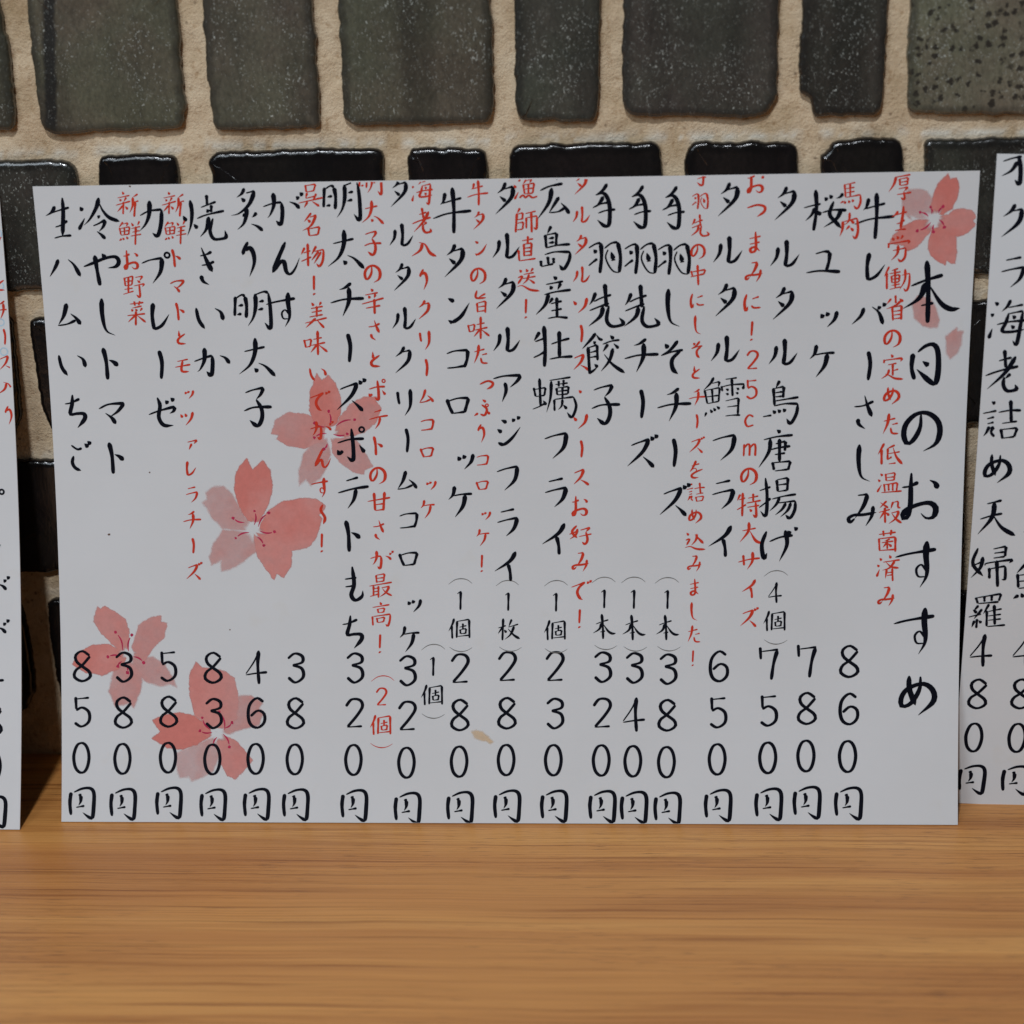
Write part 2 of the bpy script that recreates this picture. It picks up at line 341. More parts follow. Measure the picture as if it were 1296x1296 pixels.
GLYPHS = """
生|B1 0|0 200|k 378,240 384,330 380,478; s 335,292 312,330 276,352; h 300,338 345,322 420,300; h 335,420 370,408 410,380; h 330,487 375,475 435,470
冷|B2 0|0 200|d 485,295 502,322; n 515,365 495,405 478,438; s 600,240 585,300 545,372 508,410; n 600,268 625,320 665,362 728,385; d 590,350 607,362; h 565,412 595,400 640,375 !s 628,415 600,448; n 588,445 615,465 642,492
や|B2 1|0 200|k 508,660 560,640 640,608 700,600 722,628 705,658 655,668; v 575,590 590,680 608,775; d 618,580 640,608
し|B2 2|0 200|s 617,852 621,950 645,1045 702,1078
ト|B2 3|0 430|v 625,48 645,130 655,242; d 660,122 690,135 718,158
マ|B2 4|0 430|h 600,420 660,392 755,385 !s 715,435 665,470; n 640,445 680,475 705,512
カ|B3 0|0 200|h 850,350 905,322 982,312 !k 978,400 958,472 925,455; s 908,258 906,340 885,400 848,445
プ|B3 1|0 200|h 860,640 910,620 985,607 !s 975,690 928,762; o 1015,590 15
レ|B3 2|0 200|v 930,880 925,960 937,1042 !s 985,1015 1028,948
ー|B3 3|0 430|r 966,65 984,140 980,238
ゼ|B3 4|0 430|k 955,350 972,400 965,470 995,518 1055,520; h 903,455 965,432 1062,405 !s 1055,432 1030,448; d 1003,368 1022,388; d 1035,352 1058,372
ハ|B1 1|0 200|s 355,615 338,660 303,722; n 412,615 450,650 490,720
ム|B1 2|0 200|s 405,882 388,955 355,1015; h 352,1018 410,1008 460,985; n 428,945 462,972 492,1012
い|B1 3|0 430|k 357,92 375,165 412,218; n 468,95 505,120 520,168
ち|B1 4|0 430|h 393,390 430,383 484,358; k 440,333 438,390 428,450 470,448 510,450 515,480 472,535
ご|B1 5|0 430|h 432,640 470,665 498,658; k 448,705 440,745 458,778 494,795; d 512,630 538,652; d 530,615 553,635
焼|B4 0|230 200|s 50,255 62,330 55,410 35,472; d 8,350 28,385; d 72,400 97,428; v 150,223 155,290; h 115,300 155,285 208,265; v 180,285 178,330; h 92,368 150,345 258,320; d 150,310 165,330; s 165,355 150,430 112,480; k 190,365 172,440 195,490 245,490 270,478 262,438
き|B4 1|230 200|h 110,595 150,585 182,568; h 120,652 160,645 198,628; n 118,542 150,620 187,692; s 117,712 130,748 168,770
か|B4 3|230 430|h 75,132 130,112 185,95 !k 188,150 180,215 150,192; s 138,48 138,120 115,175 95,195; n 230,95 265,110 293,145
炙|B5 0|230 200|s 380,182 365,215 333,240; h 388,213 443,200 !s 410,280 350,335 298,350; d 360,242 385,265; s 395,300 392,350 375,400 338,436; d 372,335 385,355; s 455,330 440,350 425,360; n 422,400 460,415 495,443
り|B5 1|230 200|k 403,508 380,552 370,590; s 388,565 412,545 435,578 440,640 412,722
子|B5 4|230 430|h 385,322 430,305 497,290 !s 480,330 452,362; k 452,362 485,420 487,480 460,522 412,488; h 378,432 440,410 548,407
が|B6 0|230 200|h 493,296 555,275 605,268 !k 612,330 602,402 572,380; s 555,210 560,280 540,340 520,365; n 652,265 690,280 718,308; d 693,232 712,250; d 715,208 736,228
ん|B6 1|230 200|k 630,508 590,600 550,698; s 552,695 590,640 620,628 635,688 660,705 690,670 716,605
明|B7 0|230 200|v 866,178 862,300; h 868,190 905,168 925,178 !v 935,240 932,312; d 882,238 915,230; d 875,292 905,285; s 988,160 990,240 975,310 943,362; h 985,168 1040,148 1068,155 !k 1080,250 1082,375 1045,340; d 1008,212 1042,203; d 1002,262 1038,252
太|B7 1|230 200|h 918,520 960,510 1045,490; s 985,435 985,520 955,600 888,660; n 1005,590 1050,612 1110,672; d 980,622 1003,645
チ|B7 2|230 200|s 1030,758 990,788 955,800; h 903,880 990,858 1108,852; s 1015,785 1015,870 978,962
ズ|B7 4|230 430|h 960,302 1000,285 1068,262 !s 1030,340 942,427; n 1033,368 1065,395 1103,434; d 1075,245 1093,270; d 1098,233 1118,255
ポ|B7 5|230 430|h 945,627 1020,605 1108,600; k 1030,538 1042,650 1040,732 1003,708; s 978,672 960,702; d 945,668 962,700; n 1078,638 1112,685; o 1093,545 15
テ|B7 6|230 430|h 998,857 1072,835; h 948,930 1040,905 1137,890; s 1060,905 1045,970 1008,1025
も|B7 8|230 660|h 990,350 1062,340; h 993,397 1050,390; k 1035,272 1047,380 1030,445 1055,478 1095,455 1100,418
タ|B15 0|850 200|s 355,148 335,190 297,220; h 330,195 402,175 !s 385,250 280,355; n 312,238 352,272
ル|B15 1|850 200|s 300,518 290,580 252,635; v 350,473 352,560 342,635 !s 385,622 430,560
ク|B8 4|440 430|s 345,40 325,75 290,103; h 328,75 380,63 !s 365,130 290,202
リ|B8 5|440 430|r 303,315 308,360 315,392; s 380,298 380,400 347,462
コ|B9 3|440 430|h 600,85 650,68 730,62 !v 725,120 708,168; h 603,172 650,168 715,157
ロ|B9 4|440 430|v 603,360 620,410 640,450; h 612,372 670,355 735,353 !v 722,400 710,442; h 640,447 712,437
ッ|B9 5|440 430|d 668,708 685,733; d 700,698 714,722; s 763,692 750,740 708,787
ケ|B9 6|440 430|s 650,888 640,940 612,972; h 640,948 695,938 757,935; s 715,940 700,1010 652,1078
牛|B9 0|440 200|s 592,210 582,260 562,285; h 570,277 620,262 692,242; h 518,368 610,337 752,320; v 635,178 645,310 645,458
ン|B9 2|440 200|d 608,852 648,872; n 610,985 638,1002; s 632,1002 690,960 740,878
ア|B10 4|440 430|h 883,237 950,220 1052,215 !s 1030,250 985,290; s 955,258 962,310 938,378
ジ|B10 5|440 430|d 932,487 967,503; d 908,543 937,563; s 913,625 950,635 1000,595 1050,528; d 998,478 1014,496; d 1028,463 1045,482
フ|B10 6|440 430|h 905,802 960,783 1032,768 !s 1015,850 952,915
ラ|B10 7|440 430|h 928,1047 1012,1028; h 908,1110 960,1095 1032,1080 !s 1010,1145 962,1193
イ|B10 8|440 660|s 1022,182 985,240 892,302; v 975,258 987,310 990,362
広|B11 0|640 200|d 283,118 312,132; h 208,198 265,172 347,155; s 280,180 262,270 193,372; s 325,235 290,290 262,335; h 265,332 320,325 362,300; n 335,272 362,300 388,340
島|B11 1|640 200|s 277,412 252,460; v 240,465 247,545; h 245,467 310,455 !v 305,530; d 258,490 295,483; d 258,517 295,510; h 242,547 310,530 392,523; h 235,587 300,570 392,570 !k 385,620 352,675 325,648; v 213,622 216,658; h 215,660 290,642; v 255,598 260,645; v 290,605 292,640
産|B11 2|640 200|d 288,718 312,737; h 243,768 350,748; d 268,775 282,797; s 335,758 315,800; h 233,830 300,813 397,800; s 262,820 240,890 183,952; s 287,848 262,885; h 272,885 342,868; v 310,845 312,968; h 275,928 342,915; h 255,974 310,965 378,970
牡|B11 3|640 200|s 207,1055 172,1110; h 178,1115 248,1090; v 232,1018 240,1150 235,1268; h 168,1212 205,1195 250,1168; h 275,1130 340,1108 388,1095; v 325,1050 327,1212; h 265,1222 330,1210 408,1205
蠣|B11 4|640 430|v 170,290 182,345; h 175,302 242,290 !v 235,338; h 182,345 238,337; v 205,233 212,402; h 163,422 205,405 240,385; d 228,368 246,397; h 265,247 395,227; s 277,250 272,350 248,442; h 300,272 378,262; v 322,248 322,285; v 352,242 350,282; v 308,292 313,335; h 310,293 382,283 !v 378,328; h 313,313 376,306; h 313,335 378,328; v 345,285 345,360; v 295,362 297,432; h 295,362 412,346 !k 428,405 402,470 372,440; s 345,360 340,400 318,425; d 350,395 372,420
手|B12 0|640 200|s 617,155 590,195 545,225; k 545,225 590,213 617,240 632,300 628,400 600,412 556,375; s 595,232 565,280 526,305; h 530,300 580,278 635,268; h 560,335 610,318 667,312
羽|B12 1|640 200|h 503,547 545,522 578,515 !v 582,600 572,700; d 533,555 552,577; h 503,655 530,632 557,612; h 598,550 640,518 680,510 !v 697,600 690,695; t 690,695 655,688 625,650 607,600 622,555; d 640,568 655,617; t 640,622 668,617
先|B12 2|640 200|s 547,815 530,860 508,892; h 535,872 580,850 642,830; v 602,763 612,905; h 508,927 570,902 628,882; s 592,900 575,960 503,1022; k 627,895 613,980 640,1020 690,1018 715,1002 688,968
餃|B12 3|640 430|s 547,-42 520,-5 463,57; n 550,-32 570,-5 592,0; d 530,10 547,22; v 500,42 510,208; h 505,47 555,30 !v 558,125; h 512,77 552,67; h 512,107 552,100; s 505,205 535,185 557,165; d 538,147 560,167; d 633,-27 657,-5; h 588,27 640,8 692,0; s 622,25 590,72; n 655,22 687,52; s 652,50 630,125 578,192; n 598,88 650,150 725,202
そ|B14 3|640 200|d 966,1128 988,1155; s 1047,1108 1000,1165 943,1198; h 943,1200 1010,1177 1078,1165; k 1065,1168 1012,1222 1015,1280 1047,1312
鱈|B15 4|850 430|s 257,227 235,265 193,307; h 245,265 292,253 !s 282,288; v 200,305 217,388; h 205,307 292,290 !v 285,375; h 210,347 285,337; v 245,298 250,380; h 217,388 287,373; s 212,440 200,468; d 233,422 247,443; d 253,413 267,432; d 273,403 292,420; h 325,240 397,230; h 300,287 360,273 442,268 !d 432,300; v 303,280 308,312; v 365,235 370,342; d 328,298 347,306; d 328,325 347,332; d 393,292 410,302; d 388,320 407,327; h 325,372 407,353 !v 402,452; h 335,408 402,400; h 325,463 370,458 418,457
鳥|B16 4|850 430|s 657,247 633,292; v 618,292 625,398; h 620,297 682,283 !v 677,352; h 628,322 672,315; h 628,347 672,342; h 625,372 772,348; h 620,402 690,388 767,388 !k 757,450 722,508 697,478; h 553,467 607,458; d 613,428 632,447; d 643,423 662,441; d 675,418 692,436
唐|B16 5|850 430|d 638,546 662,564; h 558,607 640,588 737,578; s 600,600 590,680 528,777; h 630,632 692,615 !v 687,675; h 598,668 650,655 722,645; h 625,697 690,687; v 655,600 655,738; v 613,742 622,792; h 615,747 722,737 !v 707,792; h 625,797 707,787
揚|B16 6|850 430|k 570,838 580,950 572,1068 538,1040; h 533,917 602,893; h 530,1020 570,990 602,962; v 638,850 645,922; h 640,850 707,838 !v 702,917; h 645,882 700,875; h 645,922 702,913; h 608,968 680,950 757,938; s 657,955 635,1000 593,1042; h 640,992 752,978 !k 747,1035 718,1083 690,1062; s 695,990 670,1030 628,1065; s 725,988 705,1035 660,1077
げ|B16 7|850 660|k 577,58 548,140 560,222 580,190; h 593,122 660,95 737,83; s 690,52 700,140 653,243; d 703,55 722,77; d 743,33 764,52
桜|B17 0|850 200|h 803,303 850,290 907,278; v 875,192 880,310 862,442; s 872,300 850,345 812,382; d 882,318 907,347; d 928,238 947,257; d 958,223 976,245; s 1042,213 1025,235 998,245; k 985,262 960,340 1000,392 1032,428; s 1032,310 1000,370 922,422; h 912,332 980,315 1063,317
ユ|B17 1|850 200|h 873,582 925,568 962,570 !v 955,630 938,687; h 817,697 900,685 1025,690
バ|B18 2|1026 200|s 325,908 303,960 248,1012; n 372,903 415,940 440,1012; d 408,898 422,918; d 438,878 454,900
さ|B18 4|1026 430|h 263,407 320,400 383,373; n 328,338 345,400 372,468; s 288,478 292,512 332,542
み|B18 6|1026 430|h 285,945 347,938 !s 320,1010 268,1085; k 268,1085 240,1108 230,1085 262,1065 320,1062 400,1048; s 380,1008 370,1070 333,1132
本|B19 0|1026 200|v 706,622 714,800 710,1002; h 608,778 700,742 805,710; s 700,755 660,850 558,917; n 722,775 790,880 850,917 908,912; h 668,897 747,880
日|B19 1|1026 430|v 622,82 613,170 630,242; k 650,75 697,38 745,28 772,70 775,180 758,262 720,250 643,178; n 678,130 718,158
の|B19 2|1026 430|k 670,453 665,530 630,600 588,632 565,580 580,510 640,452 710,445 770,490 785,560 758,632 682,677
お|B19 3|1026 430|h 553,897 600,890 655,865; k 612,808 608,900 605,1000 588,1075 560,1082 570,1040 640,1005 720,990 760,1022 745,1075 700,1083 668,1052; n 722,852 755,870 773,905
す|B19 4|1026 660|h 513,217 600,195 763,168; s 707,118 700,200 705,320 662,402; t 702,300 672,262 642,288 652,332 695,335
め|B19 6|1026 660|k 598,936 600,1020 637,1117; k 667,940 660,1020 610,1102 555,1122 550,1070 590,1015 680,985 740,1022 745,1092 652,1177
1|N9 0|440 660|t 666,440 687,422; v 687,422 685,537
個|N9 1|440 660|s 647,588 637,622 613,667; v 632,630 636,712; v 665,603 662,707; h 662,607 738,594 !v 740,708; h 678,642 722,632; v 700,618 700,655; v 683,655 686,682; h 683,657 720,650 !v 716,682; h 686,682 716,678; h 665,698 738,690
枚|N10 1|440 660|h 913,647 962,632; v 945,588 940,722; s 942,640 913,682; d 950,657 965,675; s 997,593 978,640; h 975,642 1037,623; s 1012,635 990,685 953,717; n 973,650 1010,690 1047,713
︵|N9 -.67|440 660|p 612,382 650,355 690,347 728,355 757,377
︶|N9 1.73|440 660|p 617,762 650,782 690,790 728,782 757,765
8|P1 0|0 660|c 545,815 500,787 460,812 465,850 500,880 542,912 547,945 500,970 453,945 460,905 500,873 547,818
5|P1 1|0 660|r 460,1065 464,1142; h 462,1078 542,1070; c 462,1147 500,1130 540,1158 540,1215 495,1245 453,1222
0|P1 2|0 660|c 502,1343 474,1353 456,1388 448,1435 457,1490 476,1518 496,1526 517,1516 533,1484 541,1433 533,1382 514,1351 492,1344
円|P1 3|60 880 5.89|r 177,722 168,800 176,892; k 198,722 260,695 320,693 347,730 345,830 335,912 305,905 262,872; v 240,733 250,760; s 250,745 248,790 232,822; h 213,835 277,823
3|P2 0|0 660|c 703,828 745,797 790,813 790,850 732,868; c 732,868 788,888 797,940 750,973 706,942
6|P15 0|850 660|c 332,812 290,788 245,830 235,900 252,953 295,970 335,937 335,885 295,865 250,900
7|P16 0|850 660|r 538,763 542,838; h 545,790 648,777; v 643,780 620,860 605,962
2|P9 0|440 660|c 630,852 665,810 715,813 732,850 700,905 640,976; h 636,978 730,972
4|P5 0|230 660|t 470,783 440,850 390,925; h 388,932 450,922 520,915; v 467,783 462,870 470,988
新|R1 0|0 200|d 742,203 752,222; h 713,242 787,227; d 727,248 735,262; s 767,238 752,265; h 703,287 792,262; v 750,265 748,342; s 747,288 713,327; d 760,293 777,312; s 837,218 808,237; s 807,237 805,290 788,332; h 808,268 842,260; v 822,265 815,357
鮮|R1 1|0 200|s 747,388 723,422; h 738,402 777,393 !s 767,415; v 726,423 735,467; h 730,428 787,417 !v 782,465; h 732,447 782,440; v 755,420 757,467; h 735,469 783,461; d 725,502 740,490; d 745,483 754,497; d 768,476 777,492; d 798,393 810,413; s 847,383 835,408; h 798,428 852,415; h 803,450 848,440; h 793,474 858,462; v 825,415 822,527
野|R1 3|0 200|v 755,725 762,777; h 755,729 807,717 !v 801,770; h 760,752 801,745; h 760,777 801,770; v 780,722 780,818; h 755,798 807,790; h 748,828 812,808; h 820,725 867,717 !s 847,745; d 833,743 852,757; h 813,777 877,762 !s 865,782; k 845,765 851,842 828,830
菜|R1 4|0 200|h 788,887 872,877; v 815,870 820,897; v 850,868 842,894; s 862,898 800,912; d 797,917 808,930; d 823,915 832,930; s 864,910 850,930; h 773,957 882,945; v 826,930 825,1017; s 822,955 778,997; n 830,953 887,998
モ|R2 6|0 430|h 1075,132 1142,118; h 1063,167 1157,150; k 1110,122 1104,188 1150,193
ツ|R2 8|0 430|d 1097,452 1109,473; d 1123,447 1134,468; s 1172,437 1160,480 1128,520
ァ|R2 9|0 430|h 1138,622 1197,608 !s 1178,632; s 1165,630 1148,668
呉|R3 0|230 200|v 750,163 757,207; h 750,168 812,158 !v 802,197; h 757,207 807,197; s 762,210 752,245; h 752,245 815,230; v 817,215 800,255; h 708,274 857,240; s 765,265 743,302; n 790,262 837,293
名|R3 1|230 200|s 787,333 743,387; h 778,360 817,345 !s 785,410 733,442; d 763,373 782,390; v 768,425 775,472; h 770,430 837,417 !v 827,465; h 775,472 827,464
物|R3 2|230 200|s 747,543 725,587; h 738,577 782,562; v 765,518 768,657; h 726,628 787,600; s 817,533 788,587; h 803,567 862,555 !k 857,620 837,657 818,640; s 832,565 788,622; s 847,568 803,642
！|R3 3|230 200|r 803,713 803,802; d 801,820 807,830
美|R3 4|230 200|d 788,878 802,897; s 847,873 835,895; h 783,914 857,900; h 788,937 852,925; v 820,898 820,965; h 775,965 857,950; h 748,1003 882,970; s 815,972 753,1032; n 820,982 867,1033
味|R3 5|230 200|v 743,1103 755,1152; h 746,1110 787,1100 !v 781,1142; h 755,1150 783,1142; h 798,1102 852,1090; h 788,1138 872,1120; v 825,1048 828,1197; s 822,1133 783,1182; n 830,1133 887,1178
で|R3 7|230 430|h 778,354 862,322; k 862,325 830,350 816,385 833,420 852,430; d 873,317 884,330; d 888,309 900,322
〜|R3 11|230 430|k 857,1000 845,1035 870,1080 860,1120
辛|R4 4|230 200|d 1148,793 1162,810; h 1113,832 1192,817; d 1133,835 1144,852; s 1177,826 1168,850; h 1093,887 1227,850; h 1118,912 1207,895; v 1170,855 1172,947
と|R4 6|230 430|n 1160,72 1163,115; k 1202,93 1155,130 1160,157 1207,160
甘|R4 11|230 430|h 1128,982 1267,958; v 1168,928 1175,1037; v 1232,923 1225,1037; h 1175,1002 1225,995; h 1175,1037 1228,1030
最|R4 14|230 660|v 1180,325 1185,372; h 1180,326 1232,317 !v 1226,364; h 1185,345 1226,340; h 1185,367 1226,361; h 1138,392 1277,368; v 1165,390 1165,452; v 1195,390 1195,462; h 1165,408 1195,403; h 1165,427 1195,422; h 1143,455 1202,437; h 1213,402 1262,392 !s 1240,430 1203,457; n 1218,405 1240,430 1278,450
高|R4 15|230 660|d 1203,488 1214,507; h 1158,522 1262,505; v 1190,530 1195,555; h 1190,532 1232,525 !v 1226,552; h 1195,555 1228,549; v 1158,575 1162,632; h 1163,577 1267,562 !k 1264,600 1252,634 1238,622; v 1185,585 1190,614; h 1187,590 1232,580 !v 1226,608; h 1190,614 1228,607
海|K1 3|1026 200|d 1118,875 1142,893; d 1093,945 1112,960; n 1103,1035 1080,1098; s 1217,860 1195,900 1160,932; h 1200,908 1292,890; k 1205,940 1185,1000 1163,1050 1220,1055 1300,1040; h 1205,945 1290,928 !k 1275,1010 1250,1130 1225,1108; h 1130,1012 1200,995 1310,985; d 1225,955 1245,975; d 1215,1015 1238,1035
老|K1 4|1026 430|h 1142,128 1200,112 1222,108; v 1178,60 1185,170; h 1060,218 1140,190 1262,160; s 1247,100 1180,200 1070,300; s 1215,205 1180,235; k 1175,225 1170,275 1195,310 1248,300 1240,270
入|R5 2|440 200|s 455,517 440,560 388,597; n 432,512 470,525 500,575 540,597
旨|R6 4|440 200|s 837,823 793,847; k 785,803 780,848 842,848; v 785,880 790,937; h 785,882 838,868 !v 836,940; h 790,905 834,898; h 790,932 834,926
た|R6 6|440 200|h 768,1177 832,1160; s 797,1133 790,1190 768,1247; h 815,1195 847,1187; k 808,1212 818,1242 853,1245
っ|R6 7|440 430|k 802,270 850,250 882,262 872,285 843,300
つ|R10 1|850 200|k 458,303 520,285 564,295 562,325 518,357
ぷ|R6 8|440 430|d 818,363 840,377; k 813,393 845,420 832,457 803,450; d 768,463 793,445; d 848,433 864,453; o 846,398 8
漁|R7 0|440 200|d 1033,123 1047,142; d 1008,163 1024,182; n 1038,205 1013,252; s 1092,120 1063,162; h 1083,137 1117,128 !s 1105,152; v 1066,160 1075,217; h 1068,163 1133,152 !v 1124,212; h 1075,189 1125,182; v 1098,158 1098,217; h 1075,218 1125,212; c 1043,242 1065,225 1080,240 1100,226 1122,240 1152,232
師|R7 1|440 200|s 1047,303 1030,335; v 1028,335 1020,452; h 1030,341 1064,332 !v 1061,372; h 1030,374 1062,369; h 1025,397 1067,388 !v 1063,430; h 1025,437 1063,431; h 1078,337 1143,322; v 1085,360 1085,427; h 1085,363 1150,350 !k 1147,427 1128,420; v 1115,328 1118,452
直|R7 2|440 200|h 1058,502 1127,490; v 1095,473 1093,522; v 1070,520 1072,597; h 1072,523 1117,515 !v 1114,594; h 1075,547 1112,543; h 1075,569 1112,565; h 1075,592 1112,588; v 1038,558 1042,622; h 1040,625 1142,610
送|R7 3|440 200|d 1043,678 1057,694; k 1033,728 1062,718 1033,767; n 1028,783 1060,775 1110,800 1168,807; d 1083,673 1094,692; s 1127,668 1110,692; h 1068,707 1132,695; h 1060,733 1142,718; s 1102,705 1090,740 1062,767; n 1100,735 1138,762
ソ|R8 4|640 200|d 410,868 430,892; s 494,848 480,900 438,942
ス|R8 6|640 200|h 415,1216 440,1205 475,1192 !s 455,1240 412,1286; n 453,1257 480,1270 507,1290
・|R8 7|640 430|d 443,306 460,322
好|R8 12|640 660|k 432,23 403,62 435,100; s 437,43 425,80 388,107; h 386,77 442,55; h 453,52 512,35 !s 487,62; k 487,62 497,110 482,137 463,123; h 443,92 522,75
中|R9 4|640 200|v 1126,685 1135,717; h 1130,692 1212,677 !v 1203,705; h 1122,722 1205,703; v 1165,648 1170,772
に|R9 5|640 200|k 1135,823 1124,865 1130,907 1142,885; h 1162,848 1197,835; k 1158,880 1172,892 1207,890
を|R9 12|640 430|h 1128,767 1177,752; s 1157,733 1140,770 1118,802; t 1120,800 1140,782 1158,785 1155,810; k 1197,785 1150,805 1128,825 1142,838 1172,835
詰|K1 5|1026 430|d 1098,375 1122,388; h 1045,447 1130,430; h 1070,480 1115,468; h 1072,510 1112,500; s 1085,525 1068,560 1048,585; h 1075,540 1112,528 !v 1095,560 1115,588; h 1140,440 1210,428 1278,428; v 1215,365 1218,500; h 1160,508 1255,495; v 1155,540 1165,602; h 1158,545 1255,535 !v 1235,590; h 1165,598 1238,588
込|R9 15|640 430|d 1098,1172 1112,1187; k 1093,1217 1117,1210 1098,1247; n 1088,1262 1120,1255 1160,1270 1213,1272; s 1162,1178 1155,1215 1128,1247; n 1148,1180 1175,1210 1202,1237
ま|R9 17|640 660|h 1118,382 1174,370; h 1120,408 1170,398; k 1148,347 1151,430 1132,447 1124,432 1145,422 1172,442
特|R10 11|850 430|s 417,938 398,977; h 408,972 447,960; v 432,928 428,1072; h 396,1033 452,1000; h 463,962 527,948; v 495,933 495,982; h 453,992 542,975; h 458,1017 532,1005; k 510,983 513,1072 492,1060; d 473,1028 487,1044
大|R10 12|850 660|h 428,57 512,40; s 470,3 465,60 413,127; n 475,57 510,115 548,132
サ|R10 13|850 660|h 403,247 470,230 537,222; v 435,203 440,267; s 492,183 490,240 458,292
c|R10 8|850 430|c 497,467 470,457 447,490 460,525 497,517
m|R10 9|850 430|v 441,633 437,707; c 440,655 465,632 474,650 472,705; c 475,655 500,632 509,650 507,705
馬|R11 0|1026 200|v 206,158 212,238; h 208,162 272,148; h 212,187 267,177; h 212,212 267,202; h 212,240 302,222 !k 302,270 282,307 260,288; v 240,155 240,232; s 200,262 178,275; d 203,260 212,277; d 228,256 237,272; d 250,250 260,266
肉|R11 1|1026 200|s 195,383 193,430 176,477; h 195,388 282,365 !k 287,440 272,487 253,470; s 237,330 232,380 203,407; d 238,372 264,397; s 237,410 213,437; d 240,422 260,442
厚|R12 0|1026 200|h 508,118 607,100; s 520,112 505,160 473,207; v 540,125 543,167; h 540,128 592,118 !v 587,162; h 545,147 587,140; h 545,167 587,160; h 533,187 592,175 !s 567,202; k 565,202 570,250 546,240; h 523,222 612,208
労|R12 2|1026 200|d 493,483 507,500; d 523,473 534,492; s 562,468 545,494; h 475,522 602,500 !s 590,522; v 475,515 472,547; h 498,562 577,545 !k 572,600 547,627 528,610; s 532,528 525,580 488,622
働|R12 3|1026 200|s 477,658 446,722; v 462,693 462,797; s 532,670 490,684; h 478,702 547,690; v 490,715 493,757; h 490,716 540,708 !v 536,750; h 493,736 536,730; h 493,757 536,751; v 512,678 513,787; h 488,774 542,765; h 478,798 547,782; h 553,712 602,700 !k 597,770 580,807 563,790; s 574,673 572,740 538,802
省|R12 4|1026 200|v 515,833 517,882; s 490,853 463,887; d 538,853 562,872; s 552,863 515,895 458,917; v 495,905 500,987; h 497,908 552,895 !v 549,982; h 500,932 547,925; h 500,954 547,948; h 500,977 547,971
定|R12 6|1026 430|d 488,88 500,107; v 448,120 444,142; h 450,124 557,110 !s 545,132; h 468,152 522,142; v 498,148 498,217; h 500,187 532,178; s 477,178 465,210 428,237; n 452,207 475,215 512,234 562,238
低|R12 9|1026 430|s 447,628 408,697; v 430,663 430,757; s 512,638 463,662; v 468,658 466,728; h 466,728 492,710; h 470,692 542,680; n 500,653 520,710 558,757; h 473,754 517,748
温|R12 10|1026 430|d 423,812 437,827; d 408,848 422,862; n 430,880 403,927; v 455,813 459,857; h 455,817 512,807 !v 506,854; h 460,837 506,832; h 460,857 506,851; v 445,875 451,922; h 447,880 527,868 !v 521,917; v 472,875 474,917; v 498,872 498,917; h 428,928 553,918
殺|R12 11|1026 430|s 462,978 418,1022; n 423,988 472,1022; h 413,1048 482,1030; v 450,1018 452,1112; s 448,1043 418,1087; d 456,1048 477,1067; s 500,983 486,1027; h 500,987 532,980 !k 530,1015 547,1020; h 488,1052 537,1040 !s 515,1085 473,1117; n 493,1055 520,1090 553,1113
菌|R12 12|1026 430|h 413,1182 517,1168; v 440,1158 443,1192; v 490,1153 485,1187; v 414,1205 418,1282; h 416,1208 514,1197 !v 513,1287; h 430,1232 502,1222; s 482,1210 448,1223; v 465,1213 465,1272; s 462,1233 438,1262; d 468,1236 492,1257; h 418,1280 512,1273
済|R12 13|1026 660|d 418,222 432,237; d 403,262 417,275; n 418,290 400,337; d 478,203 487,224; h 438,247 542,232; s 512,238 480,280 433,297; n 458,248 490,275 537,282; s 462,288 453,347; v 495,283 498,362; h 462,312 497,306; h 462,328 497,322
オ|K1 0|1026 200|h 1168,20 1230,0 1310,-15; k 1262,-22 1275,60 1268,155 1238,132; s 1258,20 1220,75 1158,110
天|K1 7|1026 430|h 1070,997 1162,975; h 1028,1090 1100,1068 1165,1055; s 1118,985 1100,1080 1013,1182; n 1110,1068 1160,1140 1243,1190
婦|K1 8|1026 660|k 1017,160 985,255 1047,332; s 1047,213 1030,280 973,342; h 973,272 1052,240; h 1108,167 1187,150 !v 1180,212; h 1113,192 1180,184; h 1108,222 1180,212; h 1058,268 1075,252 1228,230 !s 1205,252; v 1085,280 1085,347; h 1088,287 1182,270 !k 1180,345 1158,352; v 1130,235 1135,397
羅|K1 9|1026 660|v 1003,460 1015,497; h 1006,463 1157,438 !v 1142,482; v 1055,455 1055,487; v 1100,450 1098,482; h 1015,498 1142,487; s 1020,508 988,545; d 985,535 1010,555; s 1042,530 990,592; h 958,580 1035,560; v 1010,590 1005,647; s 995,600 977,642; d 1020,600 1037,617; s 1085,500 1048,562; v 1070,540 1068,637; h 1075,547 1162,530; v 1115,505 1118,627; h 1075,574 1157,563; h 1075,600 1157,591; h 1070,638 1182,628
"""

# ------------------------------------------------------------------ shelf
def build_shelf():
    x0, x1, y0, y1, t = -.75, .75, -.36, .056, .03
    nx, ny = 60, 20
    me_v = []; f = []
    for j in range(ny + 1):
        for i in range(nx + 1):
            me_v.append((x0 + (x1 - x0) * i / nx, y0 + (y1 - y0) * j / ny, 0))
    for j in range(ny):
        for i in range(nx):
            a = j * (nx + 1) + i; f.append((a, a + 1, a + nx + 2, a + nx + 1))
    b = len(me_v)
    r = .004
    prof = [(y0 - r * .4, -r * .3), (y0 - r * .8, -r), (y0 - r * .8, -t), (y1, -t)]
    for (y, z) in prof:
        me_v.append((x0, y, z)); me_v.append((x1, y, z))
    f.append((b, b + 1, nx, 0)[:4])
    for k in range(3):
        f.append((b + 2 * k + 2, b + 2 * k + 3, b + 2 * k + 1, b + 2 * k))
    o = mesh_obj('shelf', me_v, f, M['wood'])
    tag(o, 'light oak shelf with fine dark grain, the menu cards stand on it', 'shelf')
build_shelf()

